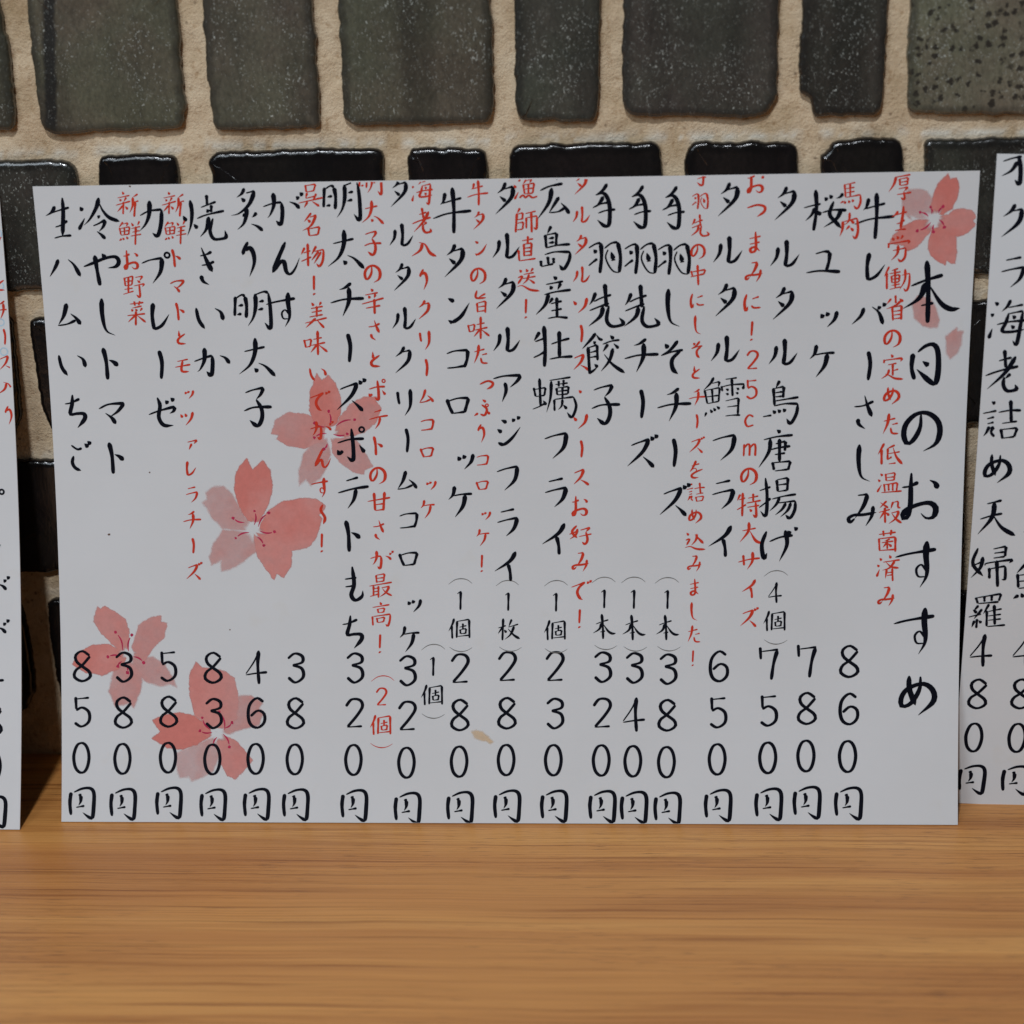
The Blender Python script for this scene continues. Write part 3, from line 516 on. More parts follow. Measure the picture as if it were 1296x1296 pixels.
# ------------------------------------------------------------------ wall of glass tiles set in mortar
YM = .0475          # mortar plane
YT = .0447          # front of the tiles
def smooth_poly(pts, r=.0030, step=.0007, jit=.00034, seed=0):
    p = np.array(pts, float); n = len(p); out = []
    for i in range(n):
        a, b_, c = p[i - 1], p[i], p[(i + 1) % n]
        d1 = a - b_; d2 = c - b_
        l1 = np.linalg.norm(d1); l2 = np.linalg.norm(d2)
        rr = min(r, l1 * .42, l2 * .42)
        s = b_ + d1 / l1 * rr; e = b_ + d2 / l2 * rr
        for t in np.linspace(0, 1, 6):
            out.append((1 - t) ** 2 * s + 2 * t * (1 - t) * b_ + t * t * e)
    out = np.array(out)
    q = np.vstack([out, out[:1]])
    L = np.r_[0, np.cumsum(np.linalg.norm(np.diff(q, axis=0), axis=1))]
    m_ = max(24, int(L[-1] / step))
    tt = np.linspace(0, L[-1], m_, endpoint=False)
    res = np.stack([np.interp(tt, L, q[:, 0]), np.interp(tt, L, q[:, 1])], -1)
    cen = res.mean(0); d = res - cen; d /= np.linalg.norm(d, axis=1)[:, None]
    k = (fbm(res[:, 0] * 260, res[:, 1] * 260, seed) - .5) * 2 * jit * 2.2 + (vnoise(res[:, 0] * 1500, res[:, 1] * 1500, seed + 5) - .5) * jit * .9
    return res + d * k[:, None]

tiles_poly = []      # (outline in x,z ; row)
def px_poly(pts, row):
    tiles_poly.append(([tuple(ray_on(x, y, 1, YT)[[0, 2]]) for x, y in pts], row))
T = px_poly
# top course (its upper ends leave the frame)
up = .2665
def row1(left, right):
    """left / right: pixel points down the left edge and down the right edge"""
    L_ = [tuple(ray_on(x, y, 1, YT)[[0, 2]]) for x, y in left]
    R_ = [tuple(ray_on(x, y, 1, YT)[[0, 2]]) for x, y in right]
    dl = (L_[0][0] - L_[1][0]) / max(1e-6, (L_[0][1] - L_[1][1])); dr = (R_[0][0] - R_[1][0]) / max(1e-6, (R_[0][1] - R_[1][1]))
    a = (L_[0][0] + dl * .2 * (up - L_[0][1]), up); b_ = (R_[0][0] + dr * .2 * (up - R_[0][1]), up)
    tiles_poly.append(([a] + L_ + R_[::-1] + [b_], 1))
row1([(-150, 0), (-135, 168)], [(0, 20), (9, 55), (19, 152), (14, 166)])
row1([(33, 0), (38, 60), (52, 162), (66, 171)], [(222, 0), (227, 60), (234, 140), (230, 163)])
row1([(255, 0), (258, 60), (268, 150), (273, 165)], [(395, 0), (400, 70), (405, 145), (402, 163)])
row1([(427, 0), (431, 90), (434, 150), (446, 160)], [(620, 0), (623, 60), (624, 140), (616, 157)])
row1([(651, 0), (651, 80), (652, 140), (660, 153)], [(760, 0), (759, 60), (756, 140), (750, 155)])
row1([(789, 0), (787, 60), (789, 138), (800, 148)], [(987, 0), (985, 70), (983, 130), (966, 149)])
row1([(1016, 0), (1012, 80), (1012, 119), (1027, 124), (1029, 147)], [(1125, 0), (1122, 60), (1118, 132), (1112, 147)])
row1([(1153, 0), (1149, 70), (1149, 144)], [(1340, 0), (1338, 60), (1336, 146)])
# second course
T([(-90, 204), (-78, 372), (106, 368), (97, 240), (95, 212), (78, 203)], 2)
T([(123, 198), (124, 240), (136, 367), (236, 366), (226, 240), (223, 197)], 2)
T([(272, 194), (263, 204), (267, 222), (275, 364), (490, 360), (486, 235), (484, 190), (400, 189)], 2)
T([(522, 188), (515, 200), (520, 361), (620, 359), (617, 240), (615, 188)], 2)
T([(650, 184), (644, 200), (648, 358), (836, 356), (838, 240), (838, 192), (828, 181), (740, 182)], 2)
T([(878, 181), (866, 202), (868, 354), (1008, 352), (1012, 240), (1011, 184), (960, 180)], 2)
T([(1056, 178), (1048, 192), (1039, 198), (1042, 352), (1136, 350), (1145, 240), (1144, 190), (1136, 175)], 2)
T([(1180, 177), (1171, 184), (1172, 240), (1170, 350), (1330, 346), (1332, 175)], 2)
# third course
T([(-130, 402), (-112, 552), (16, 560), (26, 530), (21, 470), (14, 402)], 3)
T([(36, 403), (39, 440), (46, 480), (50, 515), (66, 554), (214, 551), (204, 402)], 3)
T([(236, 401), (246, 550), (335, 548), (326, 400)], 3)
T([(360, 398), (366, 547), (560, 545), (556, 396)], 3)
T([(590, 396), (592, 545), (694, 544), (694, 394)], 3)
T([(726, 393), (724, 543), (880, 541), (884, 390)], 3)
T([(915, 389), (911, 541), (1085, 539), (1092, 386)], 3)
T([(1120, 384), (1112, 540), (1236, 538), (1258, 536), (1266, 380)], 3)
T([(1296, 378), (1290, 536), (1400, 534), (1410, 376)], 3)
# fourth course
T([(-40, 585), (-26, 728), (88, 725), (180, 722), (172, 583)], 4)
T([(205, 583), (212, 722), (316, 721), (310, 582)], 4)
T([(342, 582), (347, 720), (520, 719), (517, 580)], 4)
T([(550, 580), (552, 719), (640, 718), (639, 579)], 4)
T([(670, 579), (670, 718), (842, 717), (846, 578)], 4)
T([(876, 577), (872, 717), (1020, 716), (1026, 576)], 4)
T([(1056, 575), (1048, 716), (1210, 714), (1222, 690), (1222, 600), (1216, 572)], 4)
T([(1252, 572), (1242, 714), (1380, 712), (1394, 570)], 4)
# fifth course
T([(-60, 762), (-44, 902), (30, 903), (44, 880), (40, 830), (28, 775), (20, 760)], 5)
T([(58, 760), (60, 800), (70, 850), (78, 898), (240, 900), (232, 756)], 5)
T([(265, 757), (272, 900), (372, 900), (366, 756)], 5)
T([(396, 756), (402, 900), (560, 900), (558, 756)], 5)
T([(590, 756), (592, 900), (680, 900), (679, 756)], 5)
T([(710, 756), (708, 900), (880, 900), (886, 755)], 5)
T([(914, 755), (908, 900), (1040, 899), (1050, 754)], 5)
T([(1080, 754), (1070, 899), (1226, 898), (1240, 750)], 5)
T([(1268, 750), (1255, 898), (1380, 897), (1394, 748)], 5)

tile_mats = {}
def get_tile_mat(row, i):
    if row == 1:  # top course: room reflection and sparkle put into the paler base and specks
        sp = [.30, .30, .34, .40, .44, .42, .30, .60][i % 8]
        base = [(.080, .075, .052), (.120, .105, .074), (.118, .102, .076), (.092, .084, .060),
                (.072, .070, .056), (.066, .060, .050), (.054, .048, .040), (.165, .150, .108)][i % 8]
        dark = tuple(x * .66 for x in base)
        return mat_tile(f"sheen_grey_glass_{i}", base, dark, sp, .5 if i == 7 else 0, .34, seed=i * 1.7,
                        shade_stripes={1: [(-.1655, -.1605)], 2: [(-.1215, -.1175)], 6: [(.1322, .1342)]}.get(i, ()))
    key = (row == 2 and i in (8, 15), )
    if key not in tile_mats:
        if key[0]: tile_mats[key] = mat_tile("mottled_dark_glass", (.050, .047, .040), (.012, .011, .010), .30, 0, .25, seed=3.3)
        else: tile_mats[key] = mat_tile("black_glass", (.014, .011, .010), (.005, .004, .005), .0, 0, .17, seed=6.1)
    return tile_mats[key]

def build_wall():
    # mortar as a fine relief: lumpy, swelling up round the tiles, with pale crust over their upper edges
    x0, x1, z0, z1 = -.36, .38, -.004, .275
    st = .0012
    xs = np.arange(x0, x1, st); zs = np.arange(z0, z1, st)
    X, Z = np.meshgrid(xs, zs)
    H = (fbm(X * 130, Z * 130, 3) - .5) * .0016 + (fbm(X * 600, Z * 600, 9, 3) - .5) * .0006
    outl = [smooth_poly(p, seed=k) for k, (p, r_) in enumerate(tiles_poly)]
    crust = np.zeros_like(X)
    for (poly, row), o_ in zip(tiles_poly, outl):
        xmin, zmin = o_.min(0); xmax, zmax = o_.max(0)
        dz = Z - (zmax + .0003); inx = (X > xmin - .001) & (X < xmax + .001)
        amt = np.where(inx & (dz > -.002), np.exp(-np.abs(dz - .0008) / .0011), 0)
        nz = fbm(X * 300, Z * 300, 21)
        wgt = {2: 1.0, 3: .7}.get(row, .6)
        crust = np.maximum(crust, np.clip(amt * np.clip((nz - .36) * 5, 0, 1) * wgt, 0, 1))
    H = H * .8 - crust * .0003
    Y = YM + H
    V = np.stack([X.ravel(), Y.ravel(), Z.ravel()], -1)
    nx = len(xs); nz_ = len(zs)
    i, j = np.meshgrid(np.arange(nx - 1), np.arange(nz_ - 1))
    a = (j * nx + i).ravel()
    F = np.stack([a, a + 1, a + nx + 1, a + nx], -1)
    wall = mesh_obj('wall', V, F, M['mortar'], smooth=True)
    at = wall.data.attributes.new("crust", 'FLOAT', 'POINT')
    at.data.foreach_set('value', crust.ravel().astype(np.float32))
    tag(wall, kind='structure')
    wall['label'] = 'rough beige mortar wall holding dark glass tiles'
    for k, ((poly, row), o_) in enumerate(zip(tiles_poly, outl)):
        n = len(o_)
        nb = np.roll(o_, -1, 0) - np.roll(o_, 1, 0); nb /= np.linalg.norm(nb, axis=1)[:, None]
        nrm = np.stack([-nb[:, 1], nb[:, 0]], -1)
        cen = o_.mean(0)
        if ((cen - o_) * nrm).sum() < 0: nrm = -nrm
        kk = 9; nsm = sum(np.roll(nrm, s_, 0) for s_ in range(-kk, kk + 1)); nsm /= np.linalg.norm(nsm, axis=1)[:, None]
        rad = .0011 if row == 1 else .0017
        rings = []
        prof = [(0, .0045), (0, rad)] + [(rad * (1 - math.cos(t)), rad * (1 - math.sin(t))) for t in (.35, .75, 1.15, 1.5708)]
        for (ins, dy) in prof:
            q = o_ + nrm * ins
            rings.append(np.stack([q[:, 0], np.full(n, YT + dy), q[:, 1]], -1))
        # gently uneven face: two more rings towards the middle
        for ins in (rad + .0008, rad + .0020):
            q = o_ + nrm * rad + nsm * (ins - rad)
            rings.append(np.stack([q[:, 0], YT + (fbm(q[:, 0] * 300, q[:, 1] * 300, k + 60, 3) - .5) * .00016, q[:, 1]], -1))
        for fr in (.72, .4):
            q = cen + (o_ + nrm * rad - cen) * fr
            yy = YT + (fbm(q[:, 0] * 90, q[:, 1] * 90, k + 40, 3) - .5) * (.0007 if row == 1 else .0005)
            rings.append(np.stack([q[:, 0], yy, q[:, 1]], -1))
        V = np.vstack(rings + [np.array([[cen[0], YT, cen[1]]])])
        F = []
        R_ = len(rings)
        for r_ in range(R_ - 1):
            for t in range(n):
                a, b_ = r_ * n + t, r_ * n + (t + 1) % n
                F.append((a, b_, b_ + n, a + n))
        c_ = len(V) - 1
        for t in range(n): F.append(((R_ - 1) * n + t, (R_ - 1) * n + (t + 1) % n, c_))
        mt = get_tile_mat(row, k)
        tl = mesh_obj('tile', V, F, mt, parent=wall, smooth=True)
        ed = np.concatenate([np.full(n, e_) for e_ in (1, 1, 1, 1, 1, 1, .8, 0, 0, 0)] + [np.zeros(1)])  # per-vertex mask of the painted rim shade
        ea_ = tl.data.attributes.new("rim_shade", 'FLOAT', 'POINT'); ea_.data.foreach_set('value', ed.astype(np.float32))
        bm_fix(tl)
        if k == 7: tl['label'] = 'grey pitted glass tile'

def bm_fix(o):
    import bmesh
    b = bmesh.new(); b.from_mesh(o.data)
    bmesh.ops.recalc_face_normals(b, faces=b.faces)
    b.to_mesh(o.data); b.free()
build_wall()

# ------------------------------------------------------------------ menu cards (bowed sheets leaning on the wall)
class Card:
    def __init__(s, base, ex, top, W, H, bow):
        """base: foot of the v axis (u=0); ex: unit direction of the bottom edge; top: point above base"""
        s.base = np.array(base, float); s.ex = np.array(ex, float); s.ex /= np.linalg.norm(s.ex)
        ev = np.array(top, float) - s.base
        s.H = H; s.W = W; s.ev = ev / np.linalg.norm(ev); s.bow = bow
        s.n = np.cross(s.ev, s.ex)          # towards the wall
        if s.n[1] < 0: s.n = -s.n
    def surf(s, u, v, off=0.0):
        """off > 0 lifts off the sheet towards the viewer"""
        u = np.asarray(u, float); v = np.asarray(v, float)
        t = v / s.H
        b = 4 * s.bow * t * (1 - t) - off
        return s.base + u[..., None] * s.ex + v[..., None] * s.ev + b[..., None] * s.n
    def inv(s, px, py):
        px = np.atleast_1d(np.asarray(px, float)); py = np.atleast_1d(np.asarray(py, float))
        tgt = np.stack([px, py], -1)
        u = np.zeros(len(px)); v = np.full(len(px), s.H / 2); e = 1e-5
        for _ in range(8):
            p0 = project(s.surf(u, v)); pu = (project(s.surf(u + e, v)) - p0) / e; pv = (project(s.surf(u, v + e)) - p0) / e
            d = tgt - p0; det = pu[:, 0] * pv[:, 1] - pu[:, 1] * pv[:, 0]
            u = u + (d[:, 0] * pv[:, 1] - d[:, 1] * pv[:, 0]) / det
            v = v + (pu[:, 0] * d[:, 1] - pu[:, 1] * d[:, 0]) / det
        return np.stack([u, v], -1)

def card_mesh(card, u0, u1, name, label, group, thick=.0005):
    nu, nv = 24, 40
    V = []; 
    us = np.linspace(u0, u1, nu + 1); vs = np.linspace(0, card.H, nv + 1)
    U, Vv = np.meshgrid(us, vs)
    fr = card.surf(U.ravel(), Vv.ravel(), 0.0); bk = card.surf(U.ravel(), Vv.ravel(), -thick)
    n = len(fr); VV = np.vstack([fr, bk]); F = []
    for j in range(nv):
        for i in range(nu):
            a = j * (nu + 1) + i
            F.append((a, a + 1, a + nu + 2, a + nu + 1)); F.append((n + a, n + a + nu + 1, n + a + nu + 2, n + a + 1))
    edge = [(j * (nu + 1)) for j in range(nv + 1)]
    for j in range(nv):
        a = j * (nu + 1); F.append((a, a + nu + 1, n + a + nu + 1, n + a))
        a = j * (nu + 1) + nu; F.append((a, n + a, n + a + nu + 1, a + nu + 1))
    for i in range(nu):
        F.append((i, n + i, n + i + 1, i + 1)); a = nv * (nu + 1) + i; F.append((a, a + 1, n + a + 1, n + a))
    root = bpy.data.objects.new(name, None); COL.objects.link(root)
    root.location = tuple(card.surf(np.array((u0 + u1) / 2), np.array(0.0)))
    root.empty_display_size = .02
    tag(root, label, 'menu card', group)
    o = mesh_obj('sheet', VV - np.array(root.location), F, M['paper'], parent=root, smooth=False)
    bm_fix(o)
    card.root = root; card.u0 = u0; card.u1 = u1; card.off = np.array(root.location)
    return root

CH = .2100
BOW = .010
main = Card((0, 0, .0003), (1, 0, 0), (.0022, CH * math.sin(math.radians(12.2)), CH * math.cos(math.radians(12.2))), .297, CH, BOW)
card_mesh(main, -.1485, .1485, 'menu_card', 'whole white menu card in the middle, printed with five pink cherry blossoms', None)

# right hand card, partly behind the main one
b0 = ray_on(1212, 1016, 2, .0003); b1 = ray_on(1296, 1018, 2, .0003)
tl_ = ray_on(1262, 194.5, 1, YT - .0006)
R_ex = np.array([1.0, -.03, -.032])
rb = ray_on(1204, 1016, 2, .0003)
right = Card(rb, R_ex, tl_, .297, np.linalg.norm(tl_ - rb), -.002)
card_mesh(right, 0, .297, 'menu_card', 'white menu card at the right edge, tucked behind the middle card', None)

# left hand card: only its right end is in the picture
c0 = ray_on(25, 1050, 2, .0003)
l_ex = np.array([1.0, -.012, 0])
ltop = np.array([c0[0] + .0040, YT - .0008, .2045])
left = Card(c0, l_ex, ltop, .297, .210, .009)
card_mesh(left, -.297, 0, 'menu_card', 'white menu card at the left edge, with faint blue rings', None)

# ------------------------------------------------------------------ lettering
COLS = {
 'B1': (73,275,103,577,6), 'B2': (126,276.5,148,580,6), 'B3': (190.6,276,205,521,5), 'B4': (262,274,268.5,459.6,4),
 'B5': (312,265.6,326,514,5), 'B6': (355,263,360,389.6,3), 'B7': (432.5,253.7,449,797,10), 'B8': (504,243.5,518,809,12),
 'B9': (572,266,582,635,7), 'B10': (638,250.6,639.4,716.7,9), 'B11': (700.4,250.6,700.4,682,8), 'B12': (764.4,259,766.5,511,5),
 'B13': (810,261,811,571,6), 'B14': (852.5,262,852,632.5,7), 'B15': (921,252,911,685,8), 'B16': (993,257,986.5,688,8),
 'B17': (1042.7,266,1039.6,457,4), 'B18': (1107,273,1091.6,645.6,7), 'B19': (1178.7,369,1161.4,880,7),
 'P1': (104,843,103,1017,4), 'P2': (156,844,155,1018.4,4), 'P3': (213,843,213,1016.7,4), 'P4': (269.6,845,269,1019,4),
 'P5': (324,844,324,1018.5,4), 'P6': (373.7,845,373.5,1019,4), 'P7': (448.5,845,447.5,1020,4), 'P8': (515,848.5,515,1023.5,4),
 'P9': (582,846.5,581.5,1022.5,4), 'P10': (641.7,844,641,1020.7,4), 'P11': (702,844,700.5,1021,4), 'P12': (762,844,761.5,1021.5,4),
 'P13': (802,845,801.5,1022.5,4), 'P14': (844.7,846.5,844,1023.5,4), 'P15': (909.5,842.8,908,1020,4), 'P16': (973.5,840,972,1018.5,4),
 'P17': (1021.7,837,1020.5,1016.5,4), 'P18': (1074.8,837,1073,1017.5,4),
 'N8': (547,843,547,879,2), 'N9': (581.5,759.5,581.7,795,2), 'N10': (642,761,643.5,795.5,2), 'N11': (702.5,761.7,702.5,797,2),
 'N12': (763.5,757.5,764.5,792.7,2), 'N13': (801,758,802,794,2), 'N14': (843.5,758.3,844.5,794,2), 'N16': (980.6,749.6,980.4,785.4,2),
 'NR': (482.7,882,482,917,2),
 'R1': (160.4,258,172.5,397,5), 'R2': (218.3,258,244.8,722.5,15), 'R3': (393.5,248,408.6,687,13), 'R4': (468.7,231,482,779,16),
 'R5': (534,241,541,644.6,12), 'R6': (604.6,243.8,611,713,15), 'R7': (664.6,239,667,390.6,5), 'R8': (734.4,233,734.8,783,16),
 'R9': (886.5,221,878,833,21), 'R10': (957.5,230,947,781,16), 'R11': (1077,247,1074,284,2), 'R12': (1139.5,237,1122,755,15),
 'K1': (1287,213,1250,772.5,10), 'K2': (1241.6,822.5,1229,987,4), 'K3': (1296,822,1284,988,4), 'K4': (1327,600,1312,737,3),
 'L1': (2.5,392,11.5,526,5), 'L2': (-9,854,-9,1028,4), 'L3': (-13,636,-13,800,4), 'L4': (-2,260,1.5,360,4),
}
MAIN_TEXT = [
 ('B1','生ハムいちご','k'),('B2','冷やしトマト','k'),('B3','カプレーゼ','k'),('B4','焼きいか','k'),('B5','炙り明太子','k'),('B6','がんす','k'),
 ('B7','明太チーズポテトもち','k'),('B8','タルタルクリームコロッケ','k'),('B9','牛タンコロッケ','k'),('B10','タルタルアジフライ','k'),
 ('B11','広島産牡蠣フライ','k'),('B12','手羽先餃子','k'),('B13','手羽先チーズ','k'),('B14','手羽しそチーズ','k'),('B15','タルタル鱈フライ','k'),
 ('B16','タルタル鳥唐揚げ','k'),('B17','桜ユッケ','k'),('B18','牛レバーさしみ','k'),('B19','本日のおすすめ','k'),
 ('P1','850円','k'),('P2','380円','k'),('P3','580円','k'),('P4','830円','k'),('P5','460円','k'),('P6','380円','k'),('P7','320円','k'),
 ('P8','320円','k'),('P9','280円','k'),('P10','280円','k'),('P11','230円','k'),('P12','320円','k'),('P13','340円','k'),('P14','380円','k'),
 ('P15','650円','k'),('P16','750円','k'),('P17','780円','k'),('P18','860円','k'),
 ('N8','1個','n'),('N9','1個','n'),('N10','1枚','n'),('N11','1個','n'),('N12','1本','n'),('N13','1本','n'),('N14','1本','n'),('N16','4個','n'),
 ('NR','2個','m'),
 ('R1','新鮮お野菜','r'),('R2','新鮮トマトとモッツァレラチーズ','r'),('R3','呉名物！美味いでがんす〜！','r'),('R4','明太子の辛さとポテトの甘さが最高！','r'),
 ('R5','海老入りクリームコロッケ','r'),('R6','牛タンの旨味たっぷりコロッケ！','r'),('R7','漁師直送！','r'),('R8','タルタルソース・ソースお好みで！','r'),
 ('R9','手羽先の中にしそとチーズを詰め込みました！','r'),('R10','おつまみに！25cmの特大サイズ','r'),('R11','馬肉','r'),('R12','厚生労働省の定めた低温殺菌済み','r'),
]
def card_of(c): return right if c[0] == 'K' else left if c[0] == 'L' else main

_colcache = {}
def col_axis(c):
    if c not in _colcache:
        x0, y0, x1, y1, n = COLS[c]
        uv = card_of(c).inv([x0, x1], [y0, y1])
        _colcache[c] = (uv[0], (uv[1] - uv[0]) / (n - 1))
    return _colcache[c]

def parse():
    G = {}
    for line in GLYPHS.strip().split('\n'):
        ch, cs, org, st = line.split('|')
        c, slot = cs.split(); slot = float(slot)
        o = [float(x) for x in org.split()]; sc = o[2] if len(o) > 2 else 4.8
        org0, step = col_axis(c); pitch = abs(step[1]); cen = org0 + step * slot
        if c == 'B19' and ch == '本': pass
        strokes = []
        crd = card_of(c)
        for s_ in st.split(';'):
            typ = None; pts = []
            for tok in s_.split():
                if tok[0] == '!':
                    strokes.append([typ + '!', pts]); typ = tok[1:] or 'v'; pts = [pts[-1]]
                elif ',' in tok:
                    pts.append(tuple(float(v) for v in tok.split(',')))
                elif typ == 'o' and pts:
                    pts.append(float(tok))
                else: typ = tok
            strokes.append([typ, pts])
        out = []
        for typ, pts in strokes:
            if typ == 'o':
                uv = crd.inv([o[0] + pts[0][0] / sc], [o[1] + pts[0][1] / sc])
                out.append(('o', (uv - cen) / pitch, pts[1] / sc * .000262 / pitch))
            else:
                a = np.array(pts)
                uv = crd.inv(o[0] + a[:, 0] / sc, o[1] + a[:, 1] / sc)
                out.append((typ, (uv - cen) / pitch, None))
        G[ch] = out
    return G
GL = parse()

def catmull(P, n):
    P = np.asarray(P)
    if len(P) == 2:
        t = np.linspace(0, 1, n)[:, None]; return P[0] * (1 - t) + P[1] * t
    Q = np.vstack([2 * P[0] - P[1], P, 2 * P[-1] - P[-2]])
    out = []
    for i in range(1, len(Q) - 2):
        p0, p1, p2, p3 = Q[i - 1:i + 3]
        k = 7
        for t in np.linspace(0, 1, k, endpoint=False):
            out.append(.5 * (2 * p1 + (p2 - p0) * t + (2 * p0 - 5 * p1 + 4 * p2 - p3) * t * t + (3 * p1 - p0 - 3 * p2 + p3) * t ** 3))
    out.append(Q[-2]); out = np.array(out)
    L = np.r_[0, np.cumsum(np.linalg.norm(np.diff(out, axis=0), axis=1))]
    tt = np.linspace(0, L[-1], n)
    return np.stack([np.interp(tt, L, out[:, 0]), np.interp(tt, L, out[:, 1])], -1)

PROF = {
 'h': ([0, .12, .5, .85, 1], [.26, .56, .62, 1.08, .92]),
 'v': ([0, .1, .5, .85, 1], [.55, 1.14, .80, .96, .72]),
 'r': ([0, .1, .5, .85, 1], [.80, 1.0, .9, .88, .6]),
 's': ([0, .12, .5, .8, 1], [.52, 1.16, .92, .48, .06]),
 'n': ([0, .3, .72, .88, 1], [.20, .60, 1.20, 1.12, .15]),
 'd': ([0, .35, .75, 1], [.14, .78, 1.25, .70]),
 'k': ([0, .15, .6, .84, 1], [.40, .90, 1.0, 1.08, .12]),
 'c': ([0, .5, 1], [.85, .92, .88]),
 't': ([0, .5, 1], [.40, .46, .36]),
 'p': ([0, .5, 1], [.16, .60, .16]),
}
def text_mesh(card, items, name, mat, wmul=1.0, bold=.077, label=None):
    """items: list of (glyph, centre uv, pitch)"""
    V = []; F = []; lay = 0
    for ch, cen, pitch in items:
        g = GL.get(ch)
        if not g: continue
        ns = len(g)
        wd = max(.040, bold - .0013 * max(0, ns - 3)) * pitch * wmul
        if ch in '0123456789': wd = .070 * pitch * wmul
        if ch == 'm' or ch == 'c': wd *= .85
        prevlen = 0
        for si, (typ, P, rad) in enumerate(g):
            lay += 1
            off = .00006 + (lay % 36) * .000003
            if typ == 'o':
                c = cen + P[0] * pitch; n = 22; r = rad * pitch; b = len(V)
                for k in range(n):
                    a = 2 * math.pi * k / n
                    for rr in (r - wd * .27, r + wd * .27): V.append((c[0] + rr * math.cos(a), c[1] + rr * math.sin(a), off))
                for k in range(n):
                    a_ = b + 2 * k; c_ = b + 2 * ((k + 1) % n); F.append((a_, a_ + 1, c_ + 1, c_))
                continue
            corner = typ.endswith('!'); t0 = typ[0]
            q = cen + P * pitch
            Ln = np.linalg.norm(np.diff(q, axis=0), axis=1).sum()
            n = int(np.clip(Ln / (.00032), 7, 34))
            base = catmull(q, n)
            # denser samples near the two ends for round tips
            wq = wd
            if t0 in 'hvkrsn' and Ln < wd * 6: wq = wd * .85
            capn = min(.45, (wq * .42) / max(Ln, 1e-6))
            ts = np.unique(np.r_[np.linspace(0, 1, n), capn * np.array([0, .07, .25, .55]), 1 - capn * np.array([0, .07, .25, .55])])
            tb = np.linspace(0, 1, n)
            pts = np.stack([np.interp(ts, tb, base[:, 0]), np.interp(ts, tb, base[:, 1])], -1)
            px, py = PROF[t0]
            W = np.interp(ts, px, py) * wq * .5
            W = W * (1 + .10 * (vnoise(ts * 5 + lay, ts * 0 + lay * .7, 3) - .5))
            e0 = np.clip(ts / capn, 0, 1); e1 = np.clip((1 - ts) / capn, 0, 1)
            cap0 = np.sqrt(np.clip(1 - (1 - e0) ** 2, .004, 1)); cap1 = np.sqrt(np.clip(1 - (1 - e1) ** 2, .004, 1))
            tg = np.gradient(pts, axis=0); tg /= np.maximum(np.linalg.norm(tg, axis=1), 1e-12)[:, None]
            W = W * cap0 * cap1 * (.74 + .40 * np.abs(tg @ np.array([.20, -.98])))
            nr = np.stack([-tg[:, 1], tg[:, 0]], -1)
            b = len(V); m_ = len(ts)
            for k in range(m_):
                o_ = off + .0000025 * k / m_
                a = pts[k] + nr[k] * W[k]; c = pts[k] - nr[k] * W[k]
                V.append((a[0], a[1], o_)); V.append((c[0], c[1], o_))
            for k in range(m_ - 1):
                a_ = b + 2 * k; F.append((a_, a_ + 1, a_ + 3, a_ + 2))
    if not V: return
    V = np.array(V); F = np.array(F)
    # trim what would run off the sheet
    V[:, 1] = np.where((V[:, 1] < .00012) & (V[:, 1] > -.0012), .00012, V[:, 1])
    ok = (V[:, 1] < card.H - .0002) & (V[:, 1] > .00003) & (V[:, 0] > card.u0 + .0003) & (V[:, 0] < card.u1 - .0003)
    F = F[ok[F].all(1)]
    used = np.unique(F); mp = -np.ones(len(V), int); mp[used] = np.arange(len(used)); V = V[used]; F = mp[F]
    if len(F) == 0: return
    P3 = card.surf(V[:, 0], V[:, 1], V[:, 2]) - card.off
    o = mesh_obj(name, P3, F, mat, parent=card.root)
    if label: o['label'] = label
    return o

def lay_text(card, col, s, name, mat, wmul=1.0, start=0):
    org0, step = col_axis(col); pitch = abs(step[1])
    its = [(ch, org0 + step * (k + start), pitch) for k, ch in enumerate(s)]
    return text_mesh(card, its, name, mat, wmul)

for col, s, kind in MAIN_TEXT:
    if kind == 'k':
        nm = 'title_lettering' if col == 'B19' else 'price_lettering' if col[0] == 'P' else 'dish_lettering'
        lay_text(main, col, s, nm, M['black'], 1.06 if col != 'B19' else .98)
    elif kind == 'r':
        lay_text(main, col, s, 'note_lettering', M['red'], 1.18)
    else:
        o = lay_text(main, col, s, 'portion_lettering', M['black'] if kind == 'n' else M['red'], 1.15)
        org0, step = col_axis(col); pitch = abs(step[1])
        for br, sl in (('︵', -.67), ('︶', 1.73)):
            text_mesh(main, [(br, org0 + step * sl, pitch)], 'bracket', M['grey'] if kind == 'n' else M['red'], 1.0)
lay_text(right, 'K1', 'オクラ海老詰め天婦羅', 'dish_lettering', M['black'], 1.08)
lay_text(right, 'K2', '480円', 'price_lettering', M['black'], 1.08)
lay_text(right, 'K3', '480円', 'price_lettering', M['black'], 1.08)
lay_text(right, 'K4', '天チ鮮', 'dish_lettering', M['black'], 1.08)
lay_text(left, 'L1', 'チース入り', 'note_lettering', M['red'], 1.05)
lay_text(left, 'L4', 'のりこと'.replace('こ', 'い'), 'note_lettering', M['red'], 1.1)
lay_text(left, 'L2', '480円', 'price_lettering', M['black'], 1.08)
lay_text(left, 'L3', 'プレがが', 'dish_lettering', M['black'], 1.08)
def ring(card, px, py, r, mat):
    c = card.inv([px], [py])[0]; V = []; F = []; n = 26
    for k in range(n):
        a = 2 * math.pi * k / n
        for rr in (r - .00022, r + .00022): V.append((c[0] + rr * math.cos(a), c[1] + rr * math.sin(a)))
    V = np.array(V)
    if V[:, 0].max() > card.u1: return
    for k in range(n):
        a_ = 2 * k; c_ = 2 * ((k + 1) % n); F.append((a_, a_ + 1, c_ + 1, c_))
    mesh_obj('bubble_print', card.surf(V[:, 0], V[:, 1], np.full(len(V), .00004)) - card.off, F, mat, parent=card.root)
